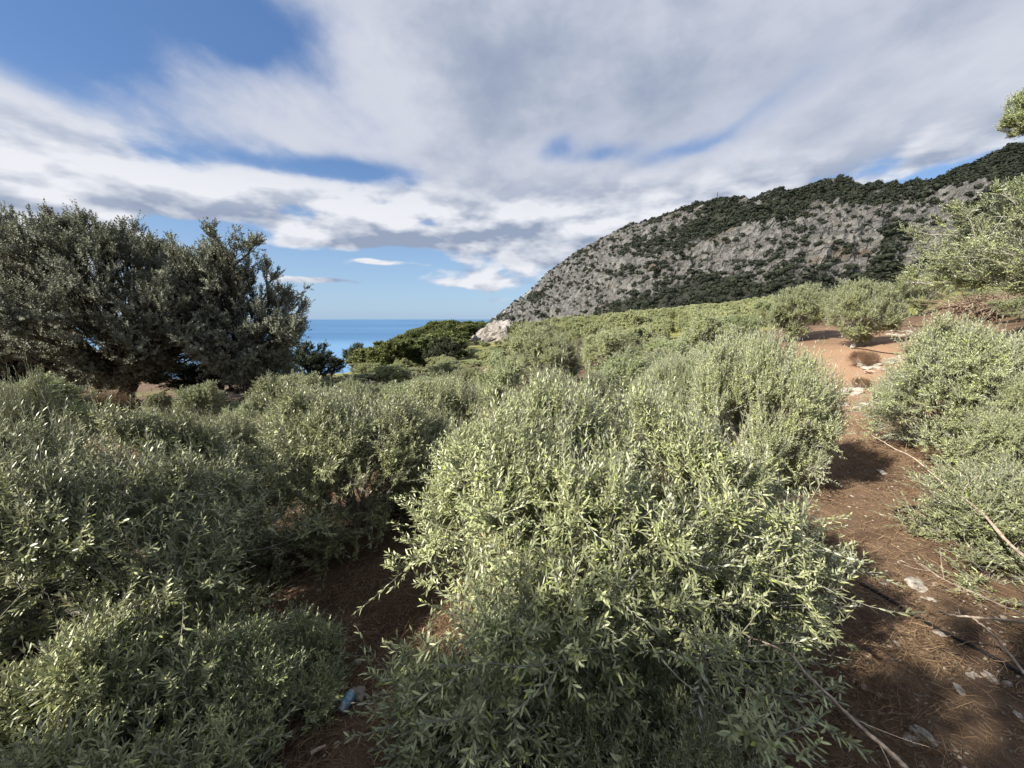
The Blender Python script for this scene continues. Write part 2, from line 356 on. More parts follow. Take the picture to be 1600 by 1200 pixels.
# rock shows in this mask, scrub elsewhere
def rockmask(u, s, x, y, z):
    n = fbm(np.stack([x*.009-z*.01, y*.004, z*.022], -1), 4, 60)
    a = np.exp(-((u-1290)/85)**2-((s-.28)/.15)**2)*1.3+np.exp(-((u-1130)/110)**2-((s-.22)/.11)**2)*.75+np.clip((1090-u)/150, 0, 1)*.42
    a += np.exp(-((u-1415)/50)**2-((s-.32)/.18)**2)*1.3+np.exp(-((u-860)/60)**2-((s-.7)/.3)**2)*.3
    a -= np.exp(-((u-1200)/130)**2-((s-.72)/.24)**2)*.34
    a -= np.clip((s-.94)*9, 0, 1)*.5*np.clip((u-930)/80, 0, 1)
    a -= np.clip((.085-s)*16, 0, 1)*.7
    a -= np.clip((u-1470)/40, 0, 1)*.7
    a -= np.exp(-((u-1345-s*30)/13)**2)*.9*np.clip((.6-s)*4, 0, 1)
    return a+n*1.3+.10
rm = rockmask(UU, SS, mx, my, mz)
nrm = unit(np.stack([0*mx, -np.ones_like(mx), 1.4+0*mx], -1))
V = np.stack([mx, my, mz], -1)+nrm*(dd)[..., None]
V[..., 2] += np.where(SS > .93, fbm(np.stack([mx, my, mz], -1)*.03, 3, 70)*4, 0)
ii, jj = np.meshgrid(np.arange(len(ss)-1), np.arange(len(uu)-1), indexing='ij'); n_ = len(uu)
Q = np.stack([ii*n_+jj, ii*n_+jj+1, (ii+1)*n_+jj+1, (ii+1)*n_+jj], -1).reshape(-1, 4)
MV = V.copy()
nt = OUTC.node_tree; b = nt.nodes['Principled BSDF']; sx = nt.nodes.new('ShaderNodeSeparateXYZ'); nt.links.new(pos(nt), sx.inputs[0]); ox, oz = E(nt, sx.outputs[0]), E(nt, sx.outputs[2])
ck = noise(nt, xyz(nt, (ox*.8-oz*.9)*.9, ox*.12+oz*.16, 3.0), 1.0, 3, .5); ck = (ck-.5).op('ABSOLUTE').step(.035, .0)
cj = noise(nt, xyz(nt, ox*.15+oz*.1, (ox*.7+oz*1.0)*.6, 8.0), 1.0, 2, .5); ck = ck.op('MAXIMUM', (cj-.5).op('ABSOLUTE').step(.02, .0)*.7)
old = b.inputs['Base Color'].links[0].from_socket; nt.links.new(mix(nt, ck*.75, old, (.07, .06, .05)), b.inputs['Base Color'])
m, nt, b = mat('mountain_rock'); p = pos(nt)
a1 = noise(nt, p, .035, 6, .62); sx = nt.nodes.new('ShaderNodeSeparateXYZ'); nt.links.new(p, sx.inputs[0])
px_, py_, pz_ = (E(nt, sx.outputs[i]) for i in range(3))
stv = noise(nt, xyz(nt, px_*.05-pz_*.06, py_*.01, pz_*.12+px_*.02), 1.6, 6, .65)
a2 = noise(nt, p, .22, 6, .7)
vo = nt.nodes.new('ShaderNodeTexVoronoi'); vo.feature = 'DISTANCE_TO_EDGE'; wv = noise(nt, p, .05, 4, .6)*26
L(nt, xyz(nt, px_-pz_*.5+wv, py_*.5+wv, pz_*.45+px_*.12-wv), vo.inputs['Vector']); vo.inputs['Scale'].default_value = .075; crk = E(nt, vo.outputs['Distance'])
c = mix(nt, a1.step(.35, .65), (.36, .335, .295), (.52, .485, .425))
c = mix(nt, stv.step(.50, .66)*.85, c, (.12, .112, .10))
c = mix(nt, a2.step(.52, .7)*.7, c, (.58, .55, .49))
c = mix(nt, crk.step(.10, .0)*.55, c, (.13, .12, .10))  # dark cracks: relief shade put into the colour, along with limestone weathering
c = mix(nt, noise(nt, p, .02, 3).step(.62, .72)*.6, c, (.36, .27, .17))
at = nt.nodes.new('ShaderNodeAttribute'); at.attribute_name = 'rock'
veg = mix(nt, a2.step(.3, .7), (.06, .065, .045), (.14, .135, .10))
c = mix(nt, (E(nt, at.outputs['Fac'])+(a2-.5)*.9+(stv-.5)*.7).step(-.05, .22), veg, c)
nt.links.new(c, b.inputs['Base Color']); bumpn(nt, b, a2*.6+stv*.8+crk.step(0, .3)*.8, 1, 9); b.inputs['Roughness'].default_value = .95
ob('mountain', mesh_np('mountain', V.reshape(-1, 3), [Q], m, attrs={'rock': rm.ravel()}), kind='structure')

# ---- lumps used for far shrubs
def ico(sub):
    import bmesh
    bm = bmesh.new(); bmesh.ops.create_icosphere(bm, subdivisions=sub, radius=1)
    v = np.array([x.co[:] for x in bm.verts]); f = np.array([[q.index for q in x.verts] for x in bm.faces]); bm.free(); return v, f
IC1, IC2, IC3 = ico(1), ico(2), ico(3)
def merge(parts, name, mats, smooth=True):
    Vs, Fs, o = [], [], 0
    for v, f in parts: Vs.append(v); Fs.append(f+o); o += len(v)
    return mesh_np(name, np.vstack(Vs), [np.vstack(Fs)], mats, smooth)
lump = []
for k in range(6):
    v, f = IC1; d = 1+fbm(v*1.6+k*9, 3, 80+k)*.5; core = v*d[:, None]*.78
    nn_ = 44; q = unit(rng.normal(0, 1, (nn_, 3))); q[:, 2] = np.abs(q[:, 2])*1.1-.25; q = unit(q); dq = 1+fbm(q*1.6+k*9, 3, 80+k)*.5; ct = q*(dq*rng.uniform(.72, 1.08, nn_))[:, None]
    u1 = unit(np.cross(q+rng.normal(0, .5, q.shape), [0.3, .2, 1.])); u2 = np.cross(unit(q+rng.normal(0, .45, q.shape)), u1); ss_ = rng.uniform(.22, .42, nn_)[:, None]
    tri = np.stack([ct+u1*ss_, ct-u1*ss_*.6+u2*ss_, ct-u1*ss_*.6-u2*ss_], 1).reshape(-1, 3)
    u_ = np.vstack([core, tri]); u_[:, 2] *= .8; u_[:, 2] += .3; lump.append((u_, np.vstack([f, np.arange(nn_*3).reshape(-1, 3)+len(core)])))
m, nt, b = mat('mountain_scrub_leaves'); p = pos(nt); g = nt.nodes.new('ShaderNodeNewGeometry'); rnd = E(nt, g.outputs['Random Per Island'])
n_ = noise(nt, p, .9, 4, .7)
c = mix(nt, (rnd+n_*.6-.3).op('ADD', 0, clamp=True), (.045, .055, .036), (.095, .105, .062)); nt.links.new(c, b.inputs['Base Color']); bumpn(nt, b, n_, 1, 1.2)
SCRUBM = m
def msample(u, s):
    i = np.clip(np.searchsorted(ss, s), 1, len(ss)-1); j = np.clip(np.searchsorted(uu, u), 1, len(uu)-1); return MV[i, j]
N0 = 105000
cu = rng.uniform(700, 1700, N0); cs = rng.uniform(-.05, 1.03, N0)**.9
cx, cyy, cz = M(cu, cs); rk = rockmask(cu, cs, cx, cyy, cz)
keep = rng.uniform(0, 1, N0) < np.where(rk > .8, .02, np.where(rk > .32, .055, np.where(rk > .08, .14, .20)))
cu, cs, rk = cu[keep], cs[keep], rk[keep]; P = msample(cu, cs)
size = rng.uniform(2.1, 5.6, len(cu))*rng.uniform(.8, 1.1, len(cu))*np.where(rk < -.3, 1.15, 1)*np.where(cs > .93, .8, 1)
big = (rng.uniform(0, 1, len(cu)) < .05); size[big] *= 1.5
order = np.argsort(-size/np.hypot(P[:, 0], P[:, 1])); indiv = [i for i in order if 800 < cu[i] < 1440 and cs[i] < .9 and cs[i] > .12][:240]
iset = set(indiv); parts = []
for i in range(len(cu)):
    if i in iset: continue
    v, f = lump[i % 6]; a = rng.uniform(0, 6.28); c_, s_ = math.cos(a), math.sin(a)
    q = v*size[i]*np.array([1, 1, rng.uniform(.7, 1.2)]); q = np.stack([q[:, 0]*c_-q[:, 1]*s_, q[:, 0]*s_+q[:, 1]*c_, q[:, 2]], -1)
    parts.append((q+P[i], f))
print('scrub', len(parts))
ob('mountain_scrub', merge(parts, 'mountain_scrub', SCRUBM), kind='stuff', label='dark scrub and low forest covering the rocky mountain', category='scrub')
shr = [mesh_np('shrub', v, [f], SCRUBM) for v, f in lump[:3]]
for k, i in enumerate(indiv):
    o = ob('mountain_shrub', shr[k % 3]); o.location = P[i]; s0 = float(size[i]); o.scale = (s0*1.1, s0*1.1, s0*rng.uniform(.8, 1.1)); o.rotation_euler.z = rng.uniform(0, 6.28)
    o['label'] = 'large dark round bush on the grey mountain face'; o['category'] = 'shrub'; o['group'] = 'bushes on the mountain face'

# ------------------------------------------------------------------ plants
def tubes(P, Rd, k=4):
    """P (n,m,3), Rd (n,m) -> verts, quads"""
    n, m_, _ = P.shape
    T = np.gradient(P, axis=1); T = unit(T); ref = np.where(np.abs(T[..., 2:3]) > .9, [1., 0, 0], [0, 0, 1.])
    A = unit(np.cross(T, ref)); B = np.cross(T, A)
    an = np.arange(k)*2*math.pi/k
    V = P[:, :, None, :]+Rd[:, :, None, None]*(A[:, :, None, :]*np.cos(an)[None, None, :, None]+B[:, :, None, :]*np.sin(an)[None, None, :, None])
    a, b_, c = np.meshgrid(np.arange(n), np.arange(m_-1), np.arange(k), indexing='ij'); c2 = (c+1) % k
    base = a*m_*k+b_*k
    Q = np.stack([base+c, base+c2, base+k+c2, base+k+c], -1).reshape(-1, 4)
    return V.reshape(-1, 3), Q
def grow(P0, D0, Ln, m_, g=(0, 0, 1), bend=.5, wob=.15, r=rng):
    n = len(P0); P = np.zeros((n, m_, 3)); P[:, 0] = P0; D = unit(D0); st = (Ln/(m_-1))[:, None]
    for i in range(1, m_):
        D = unit(D+np.array(g)*bend/(m_-1)+r.normal(0, wob, (n, 3))); P[:, i] = P[:, i-1]+D*st
    return P, D
def toell(P, D, c, rad):
    p = (P-c)/rad; d = D/rad; A = (d*d).sum(-1); B = 2*(p*d).sum(-1); Cc = (p*p).sum(-1)-1
    disc = np.maximum(B*B-4*A*Cc, 0); return np.maximum((-B+np.sqrt(disc))/(2*A), .02)
def leaf_geo(P, D, N, Ln, W, six=True, bend=.08):
    S = np.cross(D, N); n = len(P); Ln = Ln[:, None]; W = W[:, None]
    if six:
        V = np.stack([P, P+.33*Ln*D+.5*W*S, P+.33*Ln*D-.5*W*S, P+.72*Ln*D+.42*W*S-N*bend*.4*Ln, P+.72*Ln*D-.42*W*S-N*bend*.4*Ln, P+Ln*D-N*bend*Ln], 1).reshape(-1, 3)
        b0 = np.arange(n)*6
        return V, [np.stack([b0, b0+1, b0+2], -1), np.stack([b0+1, b0+3, b0+4, b0+2], -1), np.stack([b0+3, b0+5, b0+4], -1)]
    V = np.stack([P, P+.5*Ln*D+.5*W*S, P+Ln*D-N*bend*Ln, P+.5*Ln*D-.5*W*S], 1).reshape(-1, 3)
    b0 = np.arange(n)*4
    return V, [np.stack([b0, b0+1, b0+2, b0+3], -1)]
def make_tree(seed, H, Rx, zc, hz, n1, n2, n3, n4, shoot=(.22, .5), nleaf=22, leaf=(.037, .056), lw=.205, six=True,
              trunk_h=.35, trunk_r=.07, upright=.6, tilt=(15, 70), lmat=None, bmat=None, outward=.5, lump_amt=.25, wobl=.13, tipup=.9, leafang=42, twigs=True, ran4=.5, f4=.5, taper=0.0, lump_f=1.7, multi=False):
    """vase or round crown inside an ellipsoid centre (0,0,zc) radii (Rx,Rx,hz)"""
    r = np.random.default_rng(seed); c = np.array([0, 0, zc]); rad = np.array([Rx, Rx, hz])
    # limbs
    a = np.arange(n1)*2*math.pi/n1+r.uniform(-.4, .4, n1); t = np.radians(r.uniform(*tilt, n1)); t[0] = R(5)
    D = np.stack([np.cos(a)*np.sin(t), np.sin(a)*np.sin(t), np.cos(t)], -1)
    base = np.stack([r.normal(0, .05, n1)*(3 if multi else 1)*Rx*.5, r.normal(0, .05, n1)*(3 if multi else 1)*Rx*.5, np.full(n1, trunk_h)], -1)
    Ln = toell(base, D, c, rad)*r.uniform(.72, .92, n1)
    L1, _ = grow(base, D, Ln, 9, bend=.25, wob=wobl, r=r)
    tr = []
    tr.append(tubes(L1, np.linspace(trunk_r*.62, trunk_r*.16, 9)[None, :]*np.ones((n1, 1)), 6))
    # trunk
    stems = n1 if multi else 1
    tp = np.zeros((stems, 5, 3))
    for i in range(5): tp[:, i] = (base[:stems] if multi else np.array([[0, 0, trunk_h]]))*(i/4.)
    tp[:, :, 2] -= np.linspace(.15, 0, 5)*1.0; tp[:, 1:4, :2] += r.normal(0, trunk_r*.3, (stems, 3, 2))
    tr.append(tubes(tp, np.linspace(trunk_r*1.35, trunk_r*.8, 5)[None, :]*(.6 if multi else 1)*np.ones((stems, 1)), 8))
    def kids(L, n, f0, mixdir, up, ran, frac, m_, lo=.04):
        nb, mm, _ = L.shape; f = r.uniform(f0, 1, (nb, n)); x = f*(mm-1); i = np.minimum(x.astype(int), mm-2); g = (x-i)[..., None]
        bi = np.arange(nb)[:, None]; P = L[bi, i]*(1-g)+L[bi, i+1]*g; T = unit(L[bi, i+1]-L[bi, i])
        P = P.reshape(-1, 3); T = T.reshape(-1, 3); out_ = P-c*np.array([1, 1, .6]); out_ = unit(out_/rad)
        Dn = unit(T*mixdir+out_*outward+np.array([0, 0, up])+r.normal(0, ran, P.shape))
        d = toell(P, Dn, c, rad)
        tg = (P+Dn*d[:, None]-c)/rad; lf = lump_amt*fbm(unit(tg)*lump_f+seed, 2, seed)*1.3
        return P, Dn, np.maximum((d+lf*(Rx+hz)*.5)*r.uniform(frac[0], frac[1], len(P)), lo), m_
    P, Dn, Lg, _ = kids(L1, n2, .12, .6, .15, .55, (.45, .95), 7); Lg = np.minimum(Lg, Rx*.8)
    L2, _ = grow(P, Dn, Lg, 7, bend=.25, wob=wobl, r=r); tr.append(tubes(L2, np.linspace(trunk_r*.24, trunk_r*.08, 7)[None, :]*np.ones((len(L2), 1)), 4))
    P, Dn, Lg, _ = kids(L2, n3, .15, .6, .25, .6, (.5, 1.0), 5); Lg = np.minimum(Lg, Rx*.45)
    L3, _ = grow(P, Dn, Lg, 5, bend=.3, wob=wobl, r=r)
    if twigs: tr.append(tubes(L3, np.linspace(trunk_r*.09, trunk_r*.04, 5)[None, :]*np.ones((len(L3), 1)), 3))
    P, Dn, Lg, _ = kids(L3, n4, f4, .5, upright, ran4, (.5, 1.0), 5)
    Ls = r.uniform(shoot[0], shoot[1], len(P)); long_ = r.uniform(0, 1, len(P)) < .10; Ls[long_] *= 1.5
    L4, _ = grow(P, Dn, Ls, 5, bend=tipup, wob=.11, r=r)
    L4[..., 2] = np.maximum(L4[..., 2], .05)
    if twigs and six: tr.append(tubes(L4, np.linspace(.0028, .0012, 5)[None, :]*np.ones((len(L4), 1)), 3))
    # leaves in opposite pairs, each pair turned from the last
    ns = len(L4); f = (np.arange(nleaf)//2*2+.6)/nleaf*.86+.14; f = np.minimum(f[None, :]+r.normal(0, .015, (ns, nleaf)), 1)
    x = f*4; i = np.minimum(x.astype(int), 3); g = (x-i)[..., None]; bi = np.arange(ns)[:, None]
    P = L4[bi, i]*(1-g)+L4[bi, i+1]*g; T = unit(L4[bi, i+1]-L4[bi, i])
    ref = np.where(np.abs(T[..., 2:3]) > .9, [1., 0, 0], [0, 0, 1.]); A = unit(np.cross(T, ref)); B = np.cross(T, A)
    ph = r.uniform(0, 6.28, (ns, 1))+(np.arange(nleaf)//2)[None, :]*1.57+(np.arange(nleaf) % 2)[None, :]*math.pi+r.normal(0, .3, (ns, nleaf))
    Rr = A*np.cos(ph)[..., None]+B*np.sin(ph)[..., None]
    al = np.radians(leafang*(1.25-.65*f)+r.normal(0, 15, (ns, nleaf)))[..., None]
    Dl = T*np.cos(al)+Rr*np.sin(al); Nl = T*np.sin(al)-Rr*np.cos(al)
    # leaf blades twist to face the sky
    Nl = unit(Nl+np.array([0, 0, .35])*1.0); Nl = unit(Nl-Dl*(Nl*Dl).sum(-1, keepdims=True))
    ll = r.uniform(leaf[0], leaf[1], (ns, nleaf))*(1-.35*np.clip((f-.85)*6, 0, 1)); sel = (r.uniform(0, 1, (ns, nleaf)) < .92).ravel()
    P, Dl, Nl, ll = P.reshape(-1, 3)[sel], Dl.reshape(-1, 3)[sel], Nl.reshape(-1, 3)[sel], ll.ravel()[sel]
    Vv, Fs = leaf_geo(P, Dl, Nl, ll, ll*lw, six)
    def warp(v):
        f_ = 1+taper*(.5-np.clip(v[:, 2]/(zc+hz), 0, 1.1)**1.3); return v*np.stack([f_, f_, np.ones_like(f_)], -1)
    Vv = warp(Vv)
    crown = mesh_np('crown', Vv, Fs, lmat, True)
    o = 0; VV, QQ = [], []
    for v, q in tr: VV.append(v); QQ.append(q+o); o += len(v)
    trunk = mesh_np('trunk', warp(np.vstack(VV)), [np.vstack(QQ)], bmat, True)
    return dict(trunk=trunk, crown=crown, H=float(np.percentile(Vv[:, 2], 99.3)), R=float(np.percentile(np.hypot(Vv[:, 0], Vv[:, 1]), 99)), n=len(P))
NEAR = dict(lmat=OLIVE, bmat=BARK, trunk_r=.05, trunk_h=.22, ran4=.85, shoot=(.14, .40), leafang=46, taper=.10, tipup=.55)
V_ = {}
V_['n1'] = make_tree(11, 2, 1.45, .80, 1.05, 11, 10, 6, 15, nleaf=22, tilt=(10, 95), lump_amt=.36, lump_f=2.2, upright=.35, **NEAR)
V_['n0'] = make_tree(15, 2, 1.45, .85, 1.1, 12, 11, 6, 15, nleaf=22, tilt=(8, 98), lump_amt=.34, lump_f=2.4, upright=.5, **dict(NEAR, taper=.38))
V_['n2'] = make_tree(12, 2, 1.35, .80, 1.05, 11, 10, 6, 13, nleaf=22, tilt=(10, 95), lump_amt=.36, lump_f=2.2, upright=.30, **NEAR)
V_['lo'] = make_tree(14, 1, .95, .30, .50, 12, 9, 9, 6, nleaf=20, tilt=(30, 88), lump_amt=.3, upright=.4, **dict(NEAR, trunk_h=.06, trunk_r=.03))
V_['low'] = make_tree(16, 1, .72, .36, .46, 11, 8, 6, 11, nleaf=20, tilt=(15, 92), lump_amt=.4, lump_f=2.4, upright=.35, **dict(NEAR, trunk_h=.08, trunk_r=.03, shoot=(.12, .3)))
V_['n3'] = make_tree(13, 2, 1.2, .85, 1.05, 10, 10, 5, 14, nleaf=20, upright=.35, tilt=(10, 90), lump_amt=.36, lump_f=2.2, **NEAR)
MID = dict(lmat=OLIVE, bmat=BARK, trunk_r=.08, trunk_h=.35, six=False, lw=.32, ran4=.9, taper=.05)
V_['m1'] = make_tree(21, 2.4, 1.35, 1.05, 1.25, 9, 9, 5, 11, tilt=(10, 88), lump_amt=.45, lump_f=2.3, tipup=.15, shoot=(.14, .36), nleaf=22, leaf=(.05, .075), upright=.15, **MID)
V_['m2'] = make_tree(22, 2.4, 1.45, 1.05, 1.25, 9, 9, 5, 11, tilt=(10, 88), lump_amt=.45, lump_f=2.3, tipup=.15, shoot=(.14, .36), nleaf=22, leaf=(.05, .075), upright=.1, **MID)
TR = dict(lmat=OLIVE, bmat=BARK, six=False, lw=.34)
V_['t1'] = make_tree(31, 4, 2.3, 2.45, 1.6, 9, 10, 6, 12, nleaf=18, leaf=(.07, .10), shoot=(.25, .5), trunk_h=.8, trunk_r=.14, tilt=(15, 84), lump_amt=.3, ran4=.7, upright=.4, **TR)
V_['t3'] = make_tree(33, 5, 3.0, 3.9, 1.6, 11, 12, 8, 14, nleaf=20, leaf=(.05, .07), shoot=(.2, .4), trunk_h=1.8, trunk_r=.16, tilt=(25, 88), ran4=.8, upright=.2, tipup=.4, lump_amt=.35, lmat=OLIVE, bmat=BARK, six=False, lw=.32)
V_['t2'] = make_tree(32, 4, 1.9, 2.9, 1.0, 6, 8, 8, 6, nleaf=22, leaf=(.07, .10), shoot=(.25, .55), trunk_h=.5, trunk_r=.09, tilt=(10, 40), multi=True, **TR)
FARK = dict(lmat=OLIVEF, bmat=BARK, six=False, lw=.6, twigs=False, upright=.15, tipup=.2, ran4=.9)
V_['f1'] = make_tree(41, 3, 1.8, 1.3, 1.5, 8, 8, 5, 10, nleaf=12, leaf=(.09, .14), shoot=(.2, .4), trunk_h=.5, trunk_r=.12, tilt=(15, 85), lump_amt=.35, **FARK)
V_['f2'] = make_tree(42, 3, 1.7, 1.35, 1.5, 8, 8, 5, 10, nleaf=12, leaf=(.09, .14), shoot=(.2, .4), trunk_h=.6, trunk_r=.12, tilt=(15, 85), lump_amt=.35, **FARK)
V_['h1'] = make_tree(44, 3, 1.8, 1.5, 1.5, 6, 6, 5, 4, nleaf=12, leaf=(.18, .26), shoot=(.3, .5), trunk_h=.6, trunk_r=.12, tilt=(15, 80), **FARK)
V_['h2'] = make_tree(45, 3, 1.7, 1.6, 1.4, 6, 6, 5, 4, nleaf=12, leaf=(.18, .26), shoot=(.3, .5), trunk_h=.6, trunk_r=.12, tilt=(15, 70), lump_amt=.35, **FARK)
V_['oak'] = make_tree(52, 10, 7.0, 5.9, 3.9, 15, 12, 8, 12, nleaf=22, leaf=(.085, .135), lw=.62, six=False, shoot=(.35, .7), trunk_h=2.0, trunk_r=.42, tilt=(15, 100),
                      lmat=OAK, bmat=OAKB, upright=.15, tipup=.3, outward=.5, lump_amt=.42, lump_f=1.9, leafang=60)
V_['g1'] = make_tree(43, 3, 1.8, 1.5, 1.4, 5, 5, 4, 3, nleaf=8, leaf=(.30, .45), shoot=(.3, .6), trunk_h=.5, trunk_r=.12, **FARK)
V_['oakb'] = make_tree(54, 9, 4.1, 5.6, 3.7, 12, 11, 8, 12, nleaf=20, leaf=(.085, .135), lw=.62, six=False, shoot=(.35, .7), trunk_h=1.8, trunk_r=.32, tilt=(15, 95), lmat=OAK, bmat=OAKB, upright=.1, tipup=.2, lump_amt=.4, lump_f=1.9, leafang=60)
V_['oak2'] = make_tree(53, 8, 3.2, 3.6, 2.6, 7, 8, 7, 6, nleaf=16, leaf=(.13, .2), lw=.6, six=False, shoot=(.3, .7), trunk_h=1.2, trunk_r=.2, tilt=(15, 65),
                       lmat=DARKG, bmat=OAKB, upright=.3, tipup=.4, leafang=55, lump_amt=.35)
V_['pine'] = make_tree(61, 7, 2.6, 4.6, 2.4, 6, 7, 6, 5, nleaf=14, leaf=(.28, .42), lw=.45, six=False, shoot=(.4, .8), trunk_h=1.6, trunk_r=.16, tilt=(15, 60),
                       lmat=PINE, bmat=OAKB, upright=.5, tipup=.6, leafang=45, lump_amt=.35, twigs=False)
V_['pine2'] = make_tree(62, 7, 2.9, 3.6, 2.7, 7, 7, 6, 5, nleaf=14, leaf=(.28, .42), lw=.45, six=False, shoot=(.4, .8), trunk_h=.9, trunk_r=.16, tilt=(15, 70),
                        lmat=PINE, bmat=OAKB, upright=.5, tipup=.6, leafang=45, lump_amt=.35, twigs=False)
V_['dryg'] = make_tree(71, 2, 1.3, .95, .9, 9, 8, 7, 5, nleaf=12, leaf=(.04, .07), lw=.3, six=False, lmat=DRYG, bmat=BARK, trunk_h=.15, trunk_r=.05)
V_['thorn'] = make_tree(72, 1, .8, .45, .5, 14, 8, 7, 5, nleaf=8, leaf=(.04, .09), lw=.10, six=False, lmat=DRY, bmat=DEADW, trunk_h=.05, trunk_r=.02, multi=True)
for k in V_: print('KIND', k, V_[k]['n'], round(V_[k]['H'], 2), round(V_[k]['R'], 2))
def plant(kind, loc, sxy, sz, rot, name, label, cat, group=None):
    d = V_[kind]; t = ob(name, None); t.location = loc; t.rotation_euler.z = rot; t.scale = (sxy, sxy, sz)
    t['label'] = label; t['category'] = cat
    if group: t['group'] = group
    ob('trunk', d['trunk'], t); ob('crown', d['crown'], t)
    return t
def tree(kind, px, Y, top, wpx, label, name='olive_tree', cat='olive tree', group=None, rot=None, dz=0, mins=0):
    """px: column of the trunk, Y: metres ahead, top: row of the crown's top, wpx: crown width at that distance"""
    x = (px-800)/592.5*Y; z0 = gz(x, Y)+dz; ztop = slope(top)*Y; d = V_[kind]
    sxy = wpx/592.5*Y/2/d['R']; sz = max(ztop-z0, .3)/d['H']
    if sz < mins: sz = mins; z0 = ztop-d['H']*sz      # a low bush : its lower half is in the soil
    return plant(kind, (x, Y, z0), sxy, sz, rng.uniform(0, 6.28) if rot is None else rot, name, label, cat, group)
G1 = 'young olive trees at the camera'; G2 = 'olive trees down the middle of the slope'; G3 = 'olive trees along the path'; G4 = 'olive trees of the distant grove'
# nearest
tree('n0', 935, 2.95, 618, 715, 'big bushy young olive filling the lower middle of the view', group=G1, rot=.4)
tree('n0', 85, 3.0, 662, 740, 'young olive with pale shoots filling the lower left corner', group=G1, rot=2.0)
tree('low', 335, 2.3, 990, 330, 'low shaded olive shoots left of the blue labelled can', mins=.75, group=G1, rot=1.0)
tree('n2', 1000, 1.9, 1030, 560, 'low shaded olive sprays along the bottom edge, in the middle', mins=.75, group=G1, rot=3.1)
tree('low', 60, 1.85, 1005, 520, 'low shaded olive sprays in the bottom left corner', mins=.75, group=G1, rot=5.1)
tree('n2', 542, 5.1, 612, 345, 'rounded grey olive between the lower left bush and the red gap', group=G1, rot=4.0)
tree('n1', 1175, 5.8, 530, 222, 'upright bushy olive standing left of the dirt path', group=G3, rot=2.3)
tree('n2', 1530, 5.8, 508, 275, 'wide olive bush right of the dirt path, below the brush pile', group=G3, rot=3.0)
tree('n3', 1640, 4.9, 590, 200, 'olive cut by the right edge beside the wide bush', group=G3, rot=2.2)
tree('n3', 1745, 3.4, 745, 500, 'low olive spray at the right edge over the coiled hose', mins=.75, group=G3, rot=5.0)
tree('n1', 875, 6.6, 588, 230, 'olive with long shoots just behind the big middle bush', group=G1, rot=1.2)
tree('n2', 1055, 8.0, 556, 150, 'olive behind the big middle bush, left of the upright one', group=G1, rot=5.5)
tree('n3', 690, 7.8, 592, 170, 'pale olive behind the dark gap with red soil', group=G1, rot=2.8)
tree('n1', 490, 8.2, 612, 140, 'olive behind the rounded grey one, on its left', group=G1, rot=.9)
tree('n3', 345, 7.0, 652, 125, 'dark low olive between the lower left bush and the rounded grey one', group=G1, rot=3.3)
tree('m2', 25, 13, 592, 170, 'olive under the far left oak, cut by the left edge', group=G2)
tree('oak2', 70, 26, 545, 230, 'dark undergrowth hanging below the left side of the huge oak', 'holm_oak', 'shrub')
tree('oak2', 345, 25, 552, 170, 'dark undergrowth below the right side of the huge oak', 'holm_oak', 'shrub')
tree('n2', 20, 5.2, 600, 130, 'olive shoots cut by the left edge below the big oak', group=G1, rot=.7)
# second rank
M2 = [('m1', 1110, 11.5, 541, 122), ('m2', 985, 11, 552, 135), ('m1', 785, 12.0, 558, 122), ('m2', 645, 12.5, 594, 122), ('m1', 560, 11, 598, 98),
      ('m2', 430, 12, 588, 98), ('m1', 312, 13, 600, 114), ('m2', 222, 11.5, 641, 73), ('m1', 365, 10, 636, 90), ('m1', 85, 14, 618, 114),
      ('m2', 860, 18, 522, 102), ('m1', 945, 21, 516, 98), ('m2', 1040, 18, 528, 90), ('m1', 735, 18, 575, 94), ('m2', 672, 22, 590, 77),
      ('m1', 605, 19, 598, 73), ('m2', 540, 18, 598, 73), ('m1', 480, 17, 586, 73), ('m2', 430, 24, 551, 65), ('m1', 245, 18, 614, 57)]
LAB = ['olive just left of the upright bushy one by the path', 'olive behind the big middle bush, right of the dry grey shrub', 'olive in the second rank above the red soil gap', 'olive in the second rank below the pine hill, left of the gap',
       'olive below the small round oak, second rank', 'olive right of the oak trunk, nearer than the pale one', 'sunlit low olive just right of the oak trunk', 'small dark olive beside the oak trunk, in front', 'olive in front of the sunlit one by the oak',
       'olive under the left limbs of the oak', 'olive below the pale rock outcrop, on its right', 'olive midway between the outcrop and the dirt path', 'olive up the slope behind the upright path-side one', 'olive right below the pale rock outcrop',
       'olive left below the pale rock outcrop', 'small olive at the foot of the pine hill', 'small olive below the thin pine', 'olive under the dark shrub by the sea', 'pale yellowish olive at the right edge of the oak', 'olive under the oak, behind the sunlit one']
for (k, a_, b_, c_, d_), lb in zip(M2, LAB): tree(k, a_, b_, c_, d_, lb, group=G2)
for (k, a_, b_, c_, d_), lb in zip([('f1', 590, 30, 583, 85), ('f2', 655, 31, 577, 90), ('f1', 705, 33, 572, 80), ('f2', 745, 40, 563, 60), ('f1', 622, 42, 570, 62), ('f2', 538, 30, 588, 75), ('m1', 500, 23, 592, 75), ('m2', 452, 19, 586, 80)],
    ['grey-green olive at the foot of the pines, below the thin pine', 'grey-green olive at the foot of the pines, left below the outcrop', 'small olive close below the outcrop on its left', 'small olive touching the foot of the pale outcrop', 'olive half hidden at the lower edge of the pines',
     'low olive below the small round oak by the sea', 'low olive under the dark shrub by the sea, right side', 'low olive under the dark shrub by the sea, left side']): tree(k, a_, b_, c_, d_, lb, group=G2)
